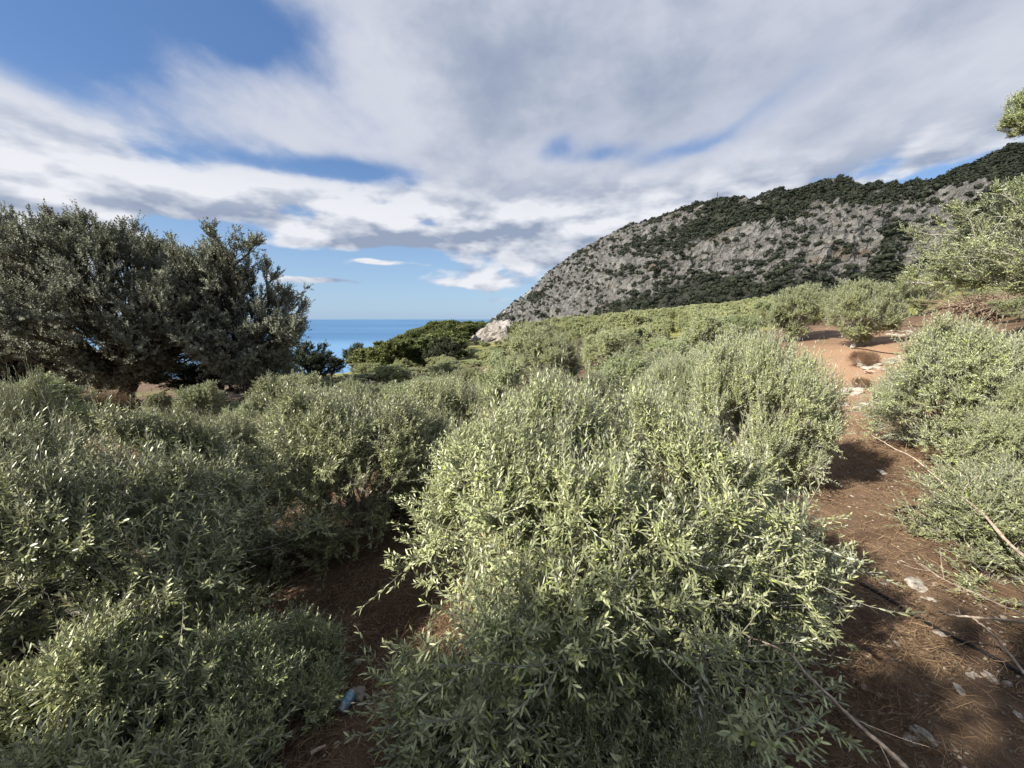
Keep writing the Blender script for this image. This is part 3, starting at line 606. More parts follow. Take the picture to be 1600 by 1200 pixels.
# path-side trees
tree('t1', 1236, 25, 448, 98, 'left of the two broad sunlit olives above the path', group=G3, rot=1)
tree('t1', 1324, 20, 440, 112, 'right of the two broad sunlit olives, with a white forked trunk', group=G3, rot=3.6)
tree('t2', 1420, 33, 426, 84, 'vase-shaped olive on several thin trunks beyond the red mound', group=G3, rot=2)
tree('t2', 1505, 24, 444, 80, 'olive at the left of the brush pile', group=G3, rot=4)
tree('m2', 1592, 16, 458, 90, 'low olive below the brush pile at the right edge', group=G3)
tree('oak2', 1462, 62, 418, 90, 'dark bushy shrub on the bank left of the tall top-right olive', 'holm_oak', 'shrub')
tree('oak2', 1530, 58, 402, 110, 'dark bushy shrub below the tall top-right olive', 'holm_oak', 'shrub')
tree('oak2', 1600, 50, 405, 110, 'dark shrub on the bank cut by the right edge', 'holm_oak', 'shrub')
tree('oak2', 1400, 75, 448, 60, 'dark shrub behind the vase-shaped olive', 'holm_oak', 'shrub')
tree('m1', 1365, 34, 480, 50, 'small grey olive between the broad and the vase-shaped trees', group=G3)
tree('t1', 1140, 32, 494, 100, 'low spreading olive above the fence posts', group=G3)
tall = tree('t3', 1685, 10.0, 240, 420, 'tall spreading olive reaching in at the top right', group=G3, rot=.5)
# middle slope, packed rows
pts = []
for _ in range(6000):
    px = rng.uniform(560, 1190); Yy = rng.uniform(24, 75) if rng.uniform() < .8 else rng.uniform(60, 100); x = (px-800)/592.5*Yy
    if px > 1130 and Yy < 45: continue
    if px < 720 and Yy > 45: continue
    if px >= 830 and Yy > 75: continue
    if 720 <= px < 830 and Yy > 98: continue
    if all((x-q[0])**2+(Yy-q[1])**2 > (4.3+Yy*.014)**2 for q in pts): pts.append((x, Yy))
pts = pts[:230]
for x, Yy in pts:
    k = rng.choice(['m1', 'm2', 'f1', 'f2'] if Yy < 32 else ['f1', 'f2']); d = V_[k]; h = rng.uniform(2.3, 3.3)
    h = min(h, slope(np.interp(x/Yy*592.5+800, [560, 720, 760, 830, 1190], [604, 592, 566, 534, 500])+rng.uniform(-4, 8))*Yy-gz(x, Yy))
    if x/Yy*592.5 > 30: h = rng.uniform(1.8, 3.3)
    h = max(h, 1.5 if Yy < 60 or x/Yy*592.5 > 20 else 1.1)
    plant(k, (x, Yy, gz(x, Yy)), max(h*rng.uniform(.58, .72), 1.25)/d['R'], h/d['H'], rng.uniform(0, 6.28), 'olive_tree', *((('olive in the closed rows below the pine hill' if x/Yy < -.1 else 'olive in the closed rows right below the pale outcrop' if x/Yy < .12 else 'olive in the closed rows between the outcrop and the meadow' if x/Yy < .4 else 'olive in the closed rows left of the fence posts'), 'olive tree', ('olives below the pine hill' if x/Yy < -.1 else 'olives below the outcrop' if x/Yy < .12 else 'olives before the meadow' if x/Yy < .4 else 'olives left of the fence posts'))))
print('middle', len(pts))
# distant grove
far = []
for _ in range(6000):
    px = rng.uniform(820, 1235); Yy = 75+rng.uniform(0, 1)**1.3*330; x = (px-800)/592.5*Yy
    if fbm(p3(np.array([x]), np.array([Yy]))*.02, 2, 90)[0] < -.25: continue
    if all((x-q[0])**2+(Yy-q[1])**2 > (7.2+Yy*.008)**2 for q in far): far.append((x, Yy))
far = sorted(far, key=lambda q: q[1])
for x, Yy in far[:125]:
    k = rng.choice(['h1', 'h2']); d = V_[k]; h = rng.uniform(2.5, 4.4)
    plant(k, (x, Yy, gz(x, Yy)-.1), h*rng.uniform(.54, .66)/d['R'], h/d['H'], rng.uniform(0, 6.28), 'olive_tree', 'small olive in the left half of the grove under the mountain' if x/Yy < .4 else 'small olive in the right half of the grove under the mountain', 'olive tree', G4+(', left half' if x/Yy < .4 else ', right half'))
d = V_['g1']; me = d['crown']; n = len(me.vertices); gv = np.zeros(n*3, np.float32); me.vertices.foreach_get('co', gv); gv = gv.reshape(-1, 3); gf = np.arange(n).reshape(-1, 4)
parts = []
for x, Yy in far[125:420]:
    a = rng.uniform(0, 6.28); c_, s_ = math.cos(a), math.sin(a); q = gv*np.array([1.1, 1.1, rng.uniform(.95, 1.2)])
    parts.append((np.stack([q[:, 0]*c_-q[:, 1]*s_+x, q[:, 0]*s_+q[:, 1]*c_+Yy, q[:, 2]+gz(x, Yy)-.2], -1), gf))
ob('olive_grove', merge(parts, 'olive_grove', OLIVEF), kind='stuff', label='far end of the olive grove under the mountain', category='olive grove')
# oak and its neighbours
tree('oakb', 385, 21.5, 372, 205, 'smaller evergreen oak crown touching the right side of the huge oak', 'oak_tree', 'oak tree', rot=4.2)
tree('oak', 196, 20, 347, 345, 'huge dark evergreen oak with a black trunk at the left', 'oak_tree', 'oak tree', rot=2.6)
tree('oak', -8, 24, 320, 270, 'second evergreen oak cut by the left edge behind the huge one', 'oak_tree', 'oak tree', rot=.6)
tree('oak2', 490, 30, 536, 105, 'dark bushy shrub against the sea, right of the huge oak', 'holm_oak', 'shrub')
tree('oak2', 562, 62, 537, 58, 'small round-crowned oak against the sea', 'holm_oak', 'oak tree')
tree('oak2', 360, 34, 560, 110, 'dark shrub under the right side of the huge oak', 'holm_oak', 'shrub')
tree('pine', 598, 85, 533, 24, 'thin pale pine alone in front of the sea', 'pine_tree', 'pine tree')
for i, (x0, Y0, t0, w0) in enumerate([(905, 95, 497, 50), (830, 60, 512, 42), (985, 60, 487, 60), (1160, 210, 480, 30), (1105, 230, 478, 30)]):
    tree('f1', x0, Y0, t0, w0, ['taller olive at the left end of the distant grove', 'yellowish olive right of the pale outcrop', 'tall pale olive standing over the middle slope', 'tall round olive far behind the fence posts', 'tall round olive at the mountain foot, centre'][i], group=G4)
# pine hill
pn = []
for _ in range(6000):
    px = rng.uniform(580, 1010); Yy = 46+189*rng.uniform(0, 1)**1.25; x = (px-800)/592.5*Yy
    if 722 < px < 808 and Yy < 130: continue
    if px > 850 and Yy < 190: continue
    if px > 705 and Yy < 95: continue
    if all((x-q[0])**2+(Yy-q[1])**2 > 3.6**2 for q in pn): pn.append((x, Yy))
pn = sorted(pn, key=lambda q: q[1])[:230]
for x, Yy in pn:
    k = rng.choice(['pine', 'pine2', 'pine2', 'pine', 'oak2']); d = V_[k]; u_ = x/Yy*592.5+800
    top = np.interp(u_, [590, 640, 690, 760, 860, 1010], [548, 522, 502, 503, 506, 500]); zt = slope(top)*Yy; z0 = gz(x, Yy)-.3
    h = min(rng.uniform(3.2, 5.5), max(zt-z0, 1.8)+rng.uniform(-.3, .5))
    plant(k, (x, Yy, z0), rng.uniform(2.3, 3.6)/d['R'], h/d['H'], rng.uniform(0, 6.28), *((('holm_oak', 'dark round oak among the pines on the low hill', 'oak tree', 'dark oaks on the low hill') if k == 'oak2' else ('pine_tree', 'bushy green pine left of the pale outcrop on the low hill' if x/Yy < -.1 else 'bushy green pine behind or right of the pale outcrop', 'pine tree', 'pines left of the outcrop' if x/Yy < -.1 else 'pines by the outcrop'))))
print('pines', len(pn))
# dry and odd shrubs
tree('dryg', 1020, 13.5, 548, 90, 'grey leafless-looking shrub behind the big middle bush', 'dry_shrub', 'shrub')
tree('dryg', 905, 24, 528, 75, 'greyish brown shrub among the middle olives', 'dry_shrub', 'shrub')
tree('thorn', 148, 15, 612, 95, 'brown dry thorn shrub left of the oak trunk', 'dry_shrub', 'shrub')
tree('thorn', 1342, 15.5, 548, 46, 'brown spiky shrub beside the pale stone heap', 'dry_shrub', 'shrub')
tree('thorn', 1345, 12, 590, 30, 'small dry thorn tuft below the pale stone heap', 'dry_shrub', 'shrub')
tree('thorn', 1022, 70, 519, 32, 'round reddish brown bush in the green meadow', 'dry_shrub', 'shrub')

# ------------------------------------------------------------------ things on the ground
def pg(px, py, lift=0.0):
    """the ground point seen in a pixel"""
    d = np.array(ray(px, py)); d = d/d[1]; y = np.concatenate([np.arange(.3, 12, .02), np.arange(12, 120, .2)])
    g = ground(d[0]*y, y); hit = np.nonzero(d[2]*y < g)[0]; k = hit[0] if len(hit) else len(y)-1
    return np.array([d[0]*y[k], y[k], g[k]+lift])
def at(px, py, Y): d = ray(px, py); return np.array([d[0]/d[1]*Y, Y, d[2]/d[1]*Y])
def spline(pts, n=8):
    P = np.array(pts, float); P = np.vstack([2*P[0]-P[1], P, 2*P[-1]-P[-2]]); o = []
    for i in range(1, len(P)-2):
        for t in np.linspace(0, 1, n, endpoint=False):
            a, b_, c, d = P[i-1:i+3]; o.append(.5*((2*b_)+(c-a)*t+(2*a-5*b_+4*c-d)*t*t+(3*b_-a-3*c+d)*t**3))
    o.append(P[-2]); return np.array(o)
def tube_mesh(name, pts, r0, r1, m_, k=6, knots=0.0, n=8):
    P = spline(pts, n); N = len(P); rd = np.linspace(r0, r1, N)
    if knots: rd = rd*(1+knots*np.maximum(0, vnoise(p3(np.arange(N)*.9, 0*np.arange(N)), 5)))
    P = P+rng.normal(0, knots*.006, P.shape)*np.linspace(1, .3, N)[:, None]
    V, Q = tubes(P[None], rd[None], k); return mesh_np(name, V, [Q], m_, True), P
SV = []
for k in range(5):
    v, f = IC3; d = 1+fbm(v*1.5+k*7, 4, 200+k, .6)*.9; q = v*d[:, None]*np.array([1, .8, .55])
    q = np.sign(q)*np.abs(q)**.9; SV.append(q)
st_m = [mesh_np('stone', q, [IC3[1]], STONE, False) for q in SV]; st_r = [mesh_np('stone', q, [IC3[1]], STONER, False) for q in SV]
def stone(px, py, wpx, label, group='loose stones', redm=False, k=None):
    p = pg(px, py); k = int(rng.integers(5)) if k is None else k; o = ob('stone', (st_r if redm else st_m)[k])
    s0 = wpx/592.5*p[1]/2; o.location = (p[0], p[1], p[2]+s0*.2); o.scale = (s0, s0*rng.uniform(.8, 1.1), s0*rng.uniform(.45, .8)); o.rotation_euler = (rng.uniform(-.3, .3), rng.uniform(-.3, .3), rng.uniform(0, 6.28))
    o['label'] = label; o['category'] = 'stone'; o['group'] = group
for px, py, w_, lb in [(1443, 1152, 34, 'largest pale stone on the shaded soil at the lower right'), (1422, 1160, 24, 'stone touching the left of the largest lower right one'), (1500, 1082, 22, 'stone on shaded soil upper right of the largest one'),
    (1517, 1060, 16, 'small stone above the shaded right-hand one'), (1545, 1062, 20, 'stone on the shaded soil nearest the right edge'), (1470, 994, 19, 'white flat stone under the forked bare branch'), (1400, 1008, 12, 'little stone left of the white flat one'),
    (1383, 917, 15, 'bright white stone beside the black hose'), (1432, 916, 24, 'flat grey stone right of the hose'), (1455, 940, 12, 'small stone below the flat grey one'), (1288, 970, 22, 'stone at the right foot of the big middle bush'),
    (1325, 616, 30, 'broad flat pale stone on the orange slope of the path'), (1318, 634, 14, 'small white stone below the broad flat one'), (1352, 634, 18, 'pale stone right of the broad flat one'), (1340, 640, 16, 'stone between the small white and the pale one'),
    (1378, 740, 14, 'stone in the bush shadow on the path'), (1330, 778, 8, 'tiny white stone at the left of the path'), (1310, 707, 12, 'stone near the top of the path shadow'),
    (562, 1086, 28, 'tan rock beside the blue labelled can'), (558, 1036, 15, 'stone up the gap above the can'), (580, 1037, 12, 'right one of two stones up the gap above the can'), (578, 1139, 10, 'white pebble below the can'),
    (527, 1167, 11, 'white stone at the bottom of the dark gap'), (566, 1170, 11, 'stone right of the white one at the bottom'), (1400, 1190, 18, 'stone at the bottom edge left of the path'), (1350, 1075, 12, 'stone just right of the bright fresh shoot'), (1590, 1120, 16, 'half buried stone in the lower right corner')]:
    stone(px, py, w_, lb)
hp = 'stones heaped on the red slope'
for i in range(24):
    a, b_ = rng.uniform(0, 1), rng.uniform(0, 1); px = 1342+a*75; py = 562+b_*30-a*4
    stone(px, py, rng.uniform(8, 17), 'pale reddish stone in the heap right of the spiky shrub' if i % 3 == 0 else 'pale stone in the heap right of the spiky shrub', hp, i % 3 == 0)
for i in range(16):
    stone(rng.uniform(1385, 1425), rng.uniform(517, 528), rng.uniform(4, 9), 'small stone scattered on top of the red mound', 'stones on top of the red mound')
# pebbles, litter and dry stalks nobody could count
n = 9000; r_ = 1.2+rng.uniform(0, 1, n)**1.5*22; a = np.radians(np.where(rng.uniform(0, 1, n) < .5, rng.uniform(20, 58, n), rng.uniform(-58, 58, n))); x, y = r_*np.sin(a), r_*np.cos(a); z = ground(x, y)
sz = rng.uniform(.002, .011, n)*(1+r_*.09)*np.where(rng.uniform(0, 1, n) < .06, 2.2, 1); v0, f0 = IC1
v0 = v0*np.array([1, .8, .6]); V = (v0[None]*sz[:, None, None]*(1+rng.normal(0, .18, (n, len(v0), 1)))+np.stack([x, y, z+sz*.25], -1)[:, None]).reshape(-1, 3)
Fc = (f0[None]+(np.arange(n)*len(v0))[:, None, None]).reshape(-1, 3)
ob('pebbles', mesh_np('pebbles', V, [Fc], PEB, False), kind='stuff', label='pebbles strewn over the bare red soil', category='pebbles')
def strands(name, n, rmax, az0, az1, ln, wd, zup, m_, label, cat, seedm=None):
    r_ = 1.0+rng.uniform(0, 1, n)**1.2*rmax; a = np.radians(rng.uniform(az0, az1, n)); x, y = r_*np.sin(a), r_*np.cos(a)
    if seedm is not None:
        k = fbm(p3(x, y)*.9, 2, seedm) > .0; x, y = x[k], y[k]
    n = len(x); z = ground(x, y)+rng.uniform(.002, .03, n); t = rng.uniform(0, 6.28, n); e = rng.uniform(-.15, zup, n)
    D = np.stack([np.cos(t)*np.cos(e), np.sin(t)*np.cos(e), np.sin(e)], -1); P, _ = grow(np.stack([x, y, z], -1), D, rng.uniform(ln*.4, ln*1.3, n), 5, bend=0 if zup < .5 else -.4, wob=.22)
    P[..., 2] = np.maximum(P[..., 2], ground(P[..., 0], P[..., 1])+.004)
    wv = rng.uniform(.5, 1.2, n)[:, None]*wd*np.array([[1, .9, .8, .6, .3]])*(1+np.hypot(x, y)[:, None]*.10)
    V, Q = tubes(P, wv, 3); ob(name, mesh_np(name, V, [Q], m_), kind='stuff', label=label, category=cat)
strands('twig_litter', 80000, 11, -60, 60, .13, .0018, .35, STRAW, 'dry twigs and stalks littering the shaded soil', 'litter')
strands('dry_grass', 12000, 16, 26, 52, .16, .0016, 1.3, STRAW, 'thin dry grass standing on the dirt path', 'dry grass', 7)
n = 9000; r_ = 1.0+rng.uniform(0, 1, n)*11; a = np.radians(rng.uniform(-60, 60, n)); x, y = r_*np.sin(a), r_*np.cos(a); t = rng.uniform(0, 6.28, n)
D = unit(np.stack([np.cos(t), np.sin(t), rng.normal(0, .2, n)], -1)); N_ = unit(np.array([0, 0, 1.])+rng.normal(0, .35, (n, 3))); N_ = unit(N_-D*(N_*D).sum(-1, keepdims=True))
Vv, Fs = leaf_geo(np.stack([x, y, ground(x, y)+.015], -1), D, N_, rng.uniform(.03, .055, n), rng.uniform(.008, .013, n))
ob('fallen_leaves', mesh_np('fallen_leaves', Vv, Fs, DRYG), kind='stuff', label='fallen olive leaves on the soil', category='leaf litter')
# meadow grass in clumps
n = 60000; Yy = 22+rng.uniform(0, 1, n)**1.2*190; px = rng.uniform(830, 1420, n); x = (px-800)/592.5*Yy; aa_ = np.degrees(np.arctan2(x, Yy)); rr_ = np.hypot(x, Yy)
k = (fbm(p3(x, Yy)*.12, 2, 77) > -.05) & ((rr_ > 52) | (aa_ < 34)); x, Yy = x[k], Yy[k]; n = len(x)
t = rng.uniform(0, 6.28, n); D = unit(np.stack([np.cos(t)*.4, np.sin(t)*.4, np.ones(n)], -1)); N_ = unit(np.stack([-np.sin(t), np.cos(t), 0*t], -1))
Vv, Fs = leaf_geo(np.stack([x, Yy, ground(x, Yy)-.03], -1), D, N_, rng.uniform(.2, .5, n), rng.uniform(.12, .3, n), False)
ob('meadow_grass', mesh_np('meadow_grass', Vv, Fs, GRASS), kind='stuff', label='green and yellow grass between the distant olives', category='grass')

# rock outcrop on the pine hill
v, f = ico(5); q = v.copy(); q = np.sign(q)*np.abs(q)**.8
q = q*np.array([8.2, 5.5, 6.0]); q[:, 2] *= 1+.22*np.clip(q[:, 0]/7, -1, 1)
cr = fbm(np.stack([q[:, 0]*.35+q[:, 2]*.30, q[:, 1]*.08, q[:, 2]*.10-q[:, 0]*.06], -1)*1.7, 3, 301, .5, True); blk = fbm(q*.35, 4, 302)
q = q+unit(v)*((-np.clip(cr-.35, 0, 1)*1.6)+blk*1.5+fbm(q*1.2, 3, 303)*.35)[:, None]
o = ob('rock_outcrop', mesh_np('rock_outcrop', q, [f], OUTC, False), label='pale cracked rock outcrop among the pines on the low hill', category='rock'); o.location = at(773, 540, 112); o.rotation_euler = (0, R(-14), R(8))

# bare pruned branches
def branch(name_label, main, r0, r1, forks=()):
    me, P = tube_mesh('bare_branch', main, r0, r1, DEADW, 6, .35)
    o = ob('bare_branch', me, label=name_label, category='branch', group='bare branches at the lower right')
    for q in rng.uniform(.12, .9, 5):
        i = int(q*(len(P)-2)); p0 = P[i]; dr = unit(P[i+1]-P[i])*(-1 if np.linalg.norm(P[0]) > np.linalg.norm(P[-1]) else 1)+rng.normal(0, .55, 3); ln = rng.uniform(.05, .16)
        me2, _ = tube_mesh('side_twig', [p0, p0+dr*ln*.5, p0+dr*ln+np.array([0, 0, .02])], .0022, .0009, DEADW, 4, .3, 3); ob('side_twig', me2, o)
    for fk, a_, b_ in forks:
        me2, _ = tube_mesh('side_branch', fk, a_, b_, DEADW, 5, .3); ob('side_branch', me2, o)
A_ = at
branch('long bare branch slanting over the coiled hose to the right edge', [A_(1362, 680, 4.7), A_(1400, 702, 4.5), A_(1428, 716, 4.3), A_(1470, 752, 3.9), A_(1500, 774, 3.6), A_(1535, 802, 3.3), A_(1580, 852, 2.9), A_(1660, 915, 2.4)], .004, .013,
       [([A_(1500, 774, 3.6), A_(1512, 757, 3.6), A_(1530, 742, 3.6)], .004, .002)])
branch('thin bare branch below the low spray at the right', [A_(1437, 880, 2.9), A_(1475, 905, 2.7), A_(1520, 925, 2.5), A_(1570, 948, 2.35), A_(1660, 985, 2.1)], .002, .0055,
       [([A_(1520, 925, 2.5), A_(1490, 922, 2.55), A_(1468, 922, 2.6)], .003, .002)])
branch('forked bare branch in sunlight at the right edge', [A_(1468, 954, 2.2), A_(1480, 960, 2.15), A_(1516, 964, 2.05), A_(1552, 967, 1.95), A_(1600, 972, 1.85), A_(1680, 978, 1.7)], .005, .008,
       [([A_(1518, 964, 2.04), A_(1548, 988, 1.98), A_(1572, 1016, 1.92), A_(1605, 1058, 1.8), A_(1660, 1130, 1.7)], .004, .008)])
branch('long bare stick crossing the bottom of the big middle bush', [A_(1128, 968, 1.95), A_(1160, 990, 1.85), A_(1205, 1008, 1.75), A_(1238, 1026, 1.65), A_(1262, 1055, 1.55), A_(1300, 1092, 1.48), A_(1345, 1136, 1.4), A_(1385, 1170, 1.35), A_(1430, 1215, 1.3), A_(1500, 1300, 1.2)], .0022, .010)
p = pg(487, 1186, .02); p2 = pg(510, 1172, .02); me, _ = tube_mesh('cut_stick', [p, (p+p2)/2+[0, 0, .005], p2], .012, .010, DEADW, 8)
ob('cut_stick', me, label='short pale cut stick on dark soil at the bottom edge', category='stick')

# irrigation hose
m, nt, b = mat('black_plastic'); b.inputs['Base Color'].default_value = (.012, .012, .013, 1); b.inputs['Roughness'].default_value = .45; HOSE = m
def hose(pts, label, r=.013, lift=.02):
    me, _ = tube_mesh('irrigation_hose', [pg(x, y, lift) for x, y in pts], r, r, HOSE, 6); ob('irrigation_hose', me, label=label, category='hose', group='black irrigation hoses')
hose([(1235, 850), (1262, 862), (1300, 885), (1340, 912), (1385, 940), (1420, 962), (1470, 990), (1530, 1020), (1600, 1062), (1680, 1110)], 'black hose running down the path from the middle bush to the right edge')
hose([(1425, 782), (1460, 790), (1500, 794), (1560, 785)], 'black hose end above the coil')
hose([(1520, 792), (1470, 792), (1430, 795), (1402, 800), (1400, 808), (1420, 820), (1455, 828), (1500, 832), (1525, 824)], 'outer turn of the coiled black hose')
hose([(1510, 797), (1465, 796), (1425, 799), (1408, 806), (1425, 816), (1465, 825), (1490, 838), (1530, 850)], 'inner turn of the coiled black hose')
hose([(1330, 545), (1352, 547), (1380, 553), (1412, 557)], 'black hose across the foot of the red mound', .02, .03)
hose([(1385, 512), (1420, 510), (1450, 512)], 'black hose along the top of the red mound', .025, .04)

# can
def lathe(name, prof, m_, k=24):
    a = np.arange(k)*2*math.pi/k; V = np.concatenate([np.stack([r0*np.cos(a), r0*np.sin(a), np.full(k, z0)], -1) for r0, z0 in prof])
    Q = [[i*k+j, i*k+(j+1) % k, (i+1)*k+(j+1) % k, (i+1)*k+j] for i in range(len(prof)-1) for j in range(k)]
    return mesh_np(name, V, [np.array(Q)], m_, True)
m, nt, b = mat('dull_metal'); b.inputs['Base Color'].default_value = (.32, .33, .33, 1); b.inputs['Metallic'].default_value = .6; b.inputs['Roughness'].default_value = .5; METAL = m
m, nt, b = mat('blue_label'); g = nt.nodes.new('ShaderNodeTexCoord'); nn = noise(nt, g.outputs['Object'], 45, 3); nt.links.new(mix(nt, nn.step(.45, .6), (.12, .26, .36), (.36, .44, .47)), b.inputs['Base Color']); LABELM = m
can = ob('can', lathe('can', [(.001, 0), (.030, 0), (.033, .004), (.033, .118), (.029, .124), (.026, .124), (.025, .120), (.001, .120)], METAL), label='crushed can with a pale blue label lying on dark soil', category='can')
ob('paper_label', lathe('paper_label', [(.0333, .034), (.0338, .036), (.0338, .112), (.0333, .114)], LABELM), can)
p = pg(533, 1120, .033); can.location = p; can.rotation_euler = (R(-72), R(8), R(-20)); can.scale = (1.05, 1.05, 1.05)

# posts
def post(px, py, hpx, label, r=.05):
    p = pg(px, py, -.1); h = hpx/592.5*p[1]; lean = rng.normal(0, .05, 2)*h
    me, _ = tube_mesh('fence_post', [(0, 0, 0), (lean[0]*.5, lean[1]*.5, h*.5), (lean[0], lean[1], h)], r, r*.8, POSTW, 6, .2); o = ob('fence_post', me, label=label, category='fence post', group='fence posts by the path'); o.location = p
post(1140, 548, 22, 'grey fence post furthest left below the low spreading olive', .07); post(1157, 545, 14, 'short grey fence post second from the left', .06); post(1176, 543, 20, 'leaning grey fence post third from the left', .07)
post(1225, 532, 20, 'pale fence post in front of the left broad olive', .06); post(1405, 503, 16, 'dark fence post left of the vase-shaped olive', .06); post(1443, 501, 12, 'dark fence post right of the vase-shaped olive', .06)
# utility pole in the grove
me, _ = tube_mesh('utility_pole', [(0, 0, 0), (.02, 0, 3.5), (0, 0, 7)], .13, .09, POSTW, 8); up = ob('utility_pole', me, label='lone dark pole standing in the grove before the mountain', category='pole'); up.location = (A_(940, 505, 150)[0], 150, gz(A_(940, 505, 150)[0], 150))
me, _ = tube_mesh('cross_arm', [(-.7, 0, 6.5), (0, 0, 6.5), (.7, 0, 6.5)], .05, .05, POSTW, 4); ob('cross_arm', me, up)
# radio masts on the ridge
top = msample(np.array([1118.]), np.array([.99]))[0]
def mast(dx, h, w0, label):
    P = []
    for a in range(3):
        c_, s_ = math.cos(a*2.09), math.sin(a*2.09); P.append([(w0*c_, w0*s_, 0), (w0*.7*c_, w0*.7*s_, h*.5), (w0*.4*c_, w0*.4*s_, h)])
    for z in np.arange(0, h*.95, h/9):
        f_ = w0*(1-.6*z/h); g_ = w0*(1-.6*(z+h/9)/h)
        for a in range(3):
            P.append([(f_*math.cos(a*2.09), f_*math.sin(a*2.09), z), ((f_*math.cos(a*2.09)+g_*math.cos(a*2.09+2.09))/2, (f_*math.sin(a*2.09)+g_*math.sin(a*2.09+2.09))/2, z+h/18), (g_*math.cos(a*2.09+2.09), g_*math.sin(a*2.09+2.09), z+h/9)])
    V, Q = tubes(np.array(P, float), np.full((len(P), 3), .42 if h > 20 else .26), 4)
    o = ob('radio_mast', mesh_np('radio_mast', V, [Q], METAL), label=label, category='radio mast', group='masts on the ridge'); o.location = (top[0]+dx, top[1], top[2]+1)
    an = np.array([[(.9*math.cos(a), .9*math.sin(a), h*.82), (.9*math.cos(a), .9*math.sin(a), h*.88), (.9*math.cos(a), .9*math.sin(a), h*.95)] for a in (0, 2.1, 4.2)]); V, Q = tubes(an, np.full((3, 3), .5), 4)
    ob('antenna_panel', mesh_np('antenna_panel', V, [Q], METAL), o)
mast(0, 30, 1.5, 'tall thin lattice mast on the ridge of the mountain'); mast(13, 17, .9, 'shorter mast right of the tall one on the ridge')
m, nt, b = mat('white_render'); b.inputs['Base Color'].default_value = (.55, .54, .50, 1); WHITE = m
def box(x0, x1, y0, y1, z0, z1):
    V = np.array([[x, y, z] for z in (z0, z1) for y in (y0, y1) for x in (x0, x1)], float); return V, np.array([[0, 2, 3, 1], [4, 5, 7, 6], [0, 1, 5, 4], [2, 6, 7, 3], [0, 4, 6, 2], [1, 3, 7, 5]])
hb = ob('equipment_hut', merge([box(-3, 3, -2, 2, -3, 3)], 'equipment_hut', WHITE, False), label='small white hut between the masts on the ridge', category='hut'); hb.location = (top[0]+6.5, top[1]+1, top[2]-.5)
ob('roof', merge([box(-3.3, 3.3, -2.3, 2.3, 3.003, 3.4)], 'roof', STONE, False), hb); ob('door', merge([box(-.6, .6, -2.06, -2.003, -1, 1.6)], 'door', METAL, False), hb)

# the tip of a bough of the tall olive that hangs in from the right
d = V_['sprig'] = make_tree(91, .8, .55, .40, .30, 8, 6, 5, 5, nleaf=16, leaf=(.045, .06), shoot=(.12, .22), trunk_h=.05, trunk_r=.012, tilt=(30, 100), lmat=OLIVE, bmat=BARK, six=False, lw=.32)
bpy.context.view_layer.update()
for nm in ('trunk', 'crown'):
    o = ob('bough' if nm == 'trunk' else 'bough_leaves', d[nm], tall); o.matrix_parent_inverse = tall.matrix_basis.inverted(); o.location = A_(1616, 204, 9.0); o.rotation_euler = (0, R(-75), 0); o.scale = (.5, .5, .8)

bt = tall.location; q0 = np.array([bt.x, bt.y, bt.z+2.0]); q3 = A_(1616, 204, 9.0); q1 = q0+(q3-q0)*.35+np.array([.5, -.1, .9]); q2 = q0+(q3-q0)*.7+np.array([.45, 0, .7])
me, Pb = tube_mesh('long_bough', [q0, q1, q2, q3, q3+(q3-q2)*.25], .055, .008, BARK, 6, .2); o = ob('long_bough', me, tall); o.matrix_parent_inverse = tall.matrix_basis.inverted()
for f_ in (.42, .58, .74, .86):
    o = ob('bough_leaves', V_['sprig']['crown'], tall); o.matrix_parent_inverse = tall.matrix_basis.inverted(); p_ = Pb[int(f_*(len(Pb)-1))]; o.location = p_; o.rotation_euler = (rng.uniform(-.5, .5), R(-30), rng.uniform(0, 6)); o.scale = (.7, .7, .9)

# brush pile
c0 = A_(1548, 466, 19); n = 620; t = rng.uniform(0, 6.28, n); rd = rng.uniform(0, 1, n)**.6
P0 = c0+np.stack([rd*1.7*np.cos(t), rd*1.0*np.sin(t), (1-rd**2)*rng.uniform(-.8, .55, n)-.35], -1); t2 = rng.normal(0, .5, n)+np.where(rng.uniform(0, 1, n) < .5, 0, math.pi)
P, _ = grow(P0, np.stack([np.cos(t2), np.sin(t2), rng.normal(.1, .35, n)], -1), rng.uniform(.6, 1.8, n), 7, bend=-.5, wob=.16)
BR = barkmat('brush_wood', (.15, .10, .07), (.34, .25, .18), 6)
V, Q = tubes(P, np.linspace(.016, .005, 7)[None]*rng.uniform(.7, 1.6, n)[:, None], 4); ob('brush_pile', mesh_np('brush_pile', V, [Q], BR), label='heap of cut reddish brown branches above the wide bush', category='brush pile')
st = ob('stone', st_m[1], label='lone white stone on the bank above the brush pile', category='stone'); st.location = A_(1585, 440, 20); st.scale = (.35, .25, .2)

# unseen house added behind the camera to cast shade on the nearest bushes
HX0, HX1, HY0, HY1, HZ0, HZ1 = -16, -2.0, -9.5, -3.3, -2.2, 3.3
hut = ob('shade_house', merge([box(HX0, HX1, HY0, HY1, HZ0, HZ1)], 'shade_house', STONE, False), label='unseen house added behind the camera to shade the foreground', category='house')
ob('roof', merge([box(HX0-.25, HX1+.25, HY0-.25, HY1+.25, HZ1+.003, HZ1+.2)], 'roof', STONER, False), hut)
ob('door', merge([box(-5, -4.1, HY1+.003, HY1+.06, -1.75, .3)], 'door', POSTW, False), hut); ob('window', merge([box(-8, -7.1, HY1+.003, HY1+.05, -.6, .3)], 'window', POSTW, False), hut)

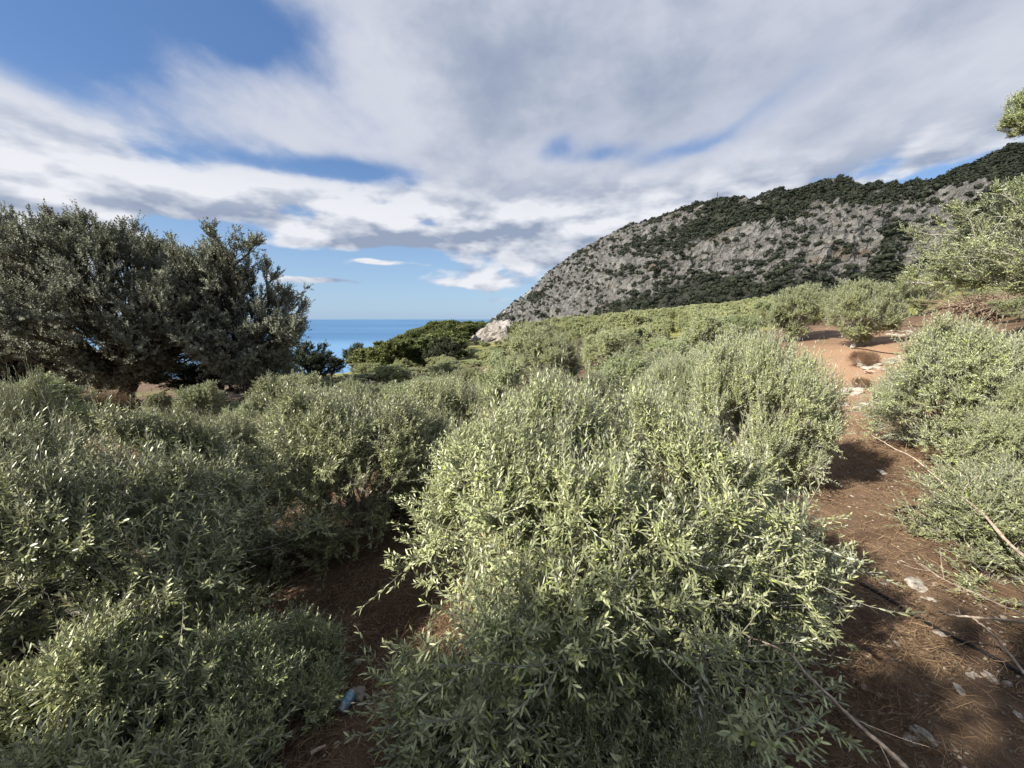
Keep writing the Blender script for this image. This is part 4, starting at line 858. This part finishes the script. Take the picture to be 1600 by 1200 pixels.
for x_, y_, h_, lb in [(-4.9, -3.1, 6.7, 'added unseen oak shading the foreground, at the near house corner'), (-6.9, -3.0, 6.8, 'added unseen oak shading the foreground, by the house door'), (-9.8, -3.0, 6.0, 'added unseen oak shading the foreground, before the house wall'), (-12.6, -2.4, 5.6, 'added unseen oak shading the foreground, at the far house end')]:
    plant('oak2', (x_, y_, -1.75), .62, (h_-.55)/6.5, x_, 'holm_oak', lb, 'oak tree', 'oaks added for foreground shade')  # unseen oaks added to break up the shade edge over the foreground

# unseen cloud sheet added behind the camera, shaped to shade the mountain
u_ = np.linspace(770, 2300, 70); s_ = np.linspace(-.12, 1.25, 40); S2, U2 = np.meshgrid(s_, u_, indexing='ij')
lim = np.interp(U2, [770, 830, 900, 1000, 1100, 1300], [.75, .80, .86, .95, 1.25, 1.25]); S3 = -.12+(S2+.12)/1.37*(lim+.12)
x, y, z = M(U2, S3); k = (1500-z)/SUNDIR.z; CV = np.stack([x+k*SUNDIR.x, y+k*SUNDIR.y, np.full_like(x, 1500.)], -1)
CV[..., :2] += fbm(CV*.004, 3, 400)[..., None]*np.array([60, 60]); edge = np.minimum(np.minimum(S2+.12, 1.25-S2)*6, np.minimum(U2-770, 2300-U2)/60); edge = np.clip(edge, 0, 1)**.5
up_ = CV.copy(); up_[..., 2] += edge*(120+fbm(CV*.006, 4, 401)*110); dn = CV.copy(); dn[..., 2] -= edge*(15+fbm(CV*.009, 3, 402)*15)
ii, jj = np.meshgrid(np.arange(39), np.arange(69), indexing='ij'); Q = np.stack([ii*70+jj, ii*70+jj+1, (ii+1)*70+jj+1, (ii+1)*70+jj], -1).reshape(-1, 4)
m, nt, b = mat('shade_cloud_vapour'); b.inputs['Base Color'].default_value = (.9, .9, .92, 1); b.inputs['Roughness'].default_value = 1
t = nt.nodes.new('ShaderNodeBsdfTranslucent'); t.inputs[0].default_value = (.9, .9, .92, 1); ms = nt.nodes.new('ShaderNodeMixShader'); ms.inputs[0].default_value = .6
nt.links.new(b.outputs[0], ms.inputs[1]); nt.links.new(t.outputs[0], ms.inputs[2])
tp = nt.nodes.new('ShaderNodeBsdfTransparent'); m2_ = nt.nodes.new('ShaderNodeMixShader'); m2_.inputs[0].default_value = .62; nt.links.new(ms.outputs[0], m2_.inputs[1]); nt.links.new(tp.outputs[0], m2_.inputs[2])
nt.links.new(m2_.outputs[0], nt.nodes['Material Output'].inputs[0])
ob('shade_cloud', mesh_np('shade_cloud', np.vstack([up_.reshape(-1, 3), dn.reshape(-1, 3)]), [Q, Q[:, ::-1]+2800], m), kind='structure')
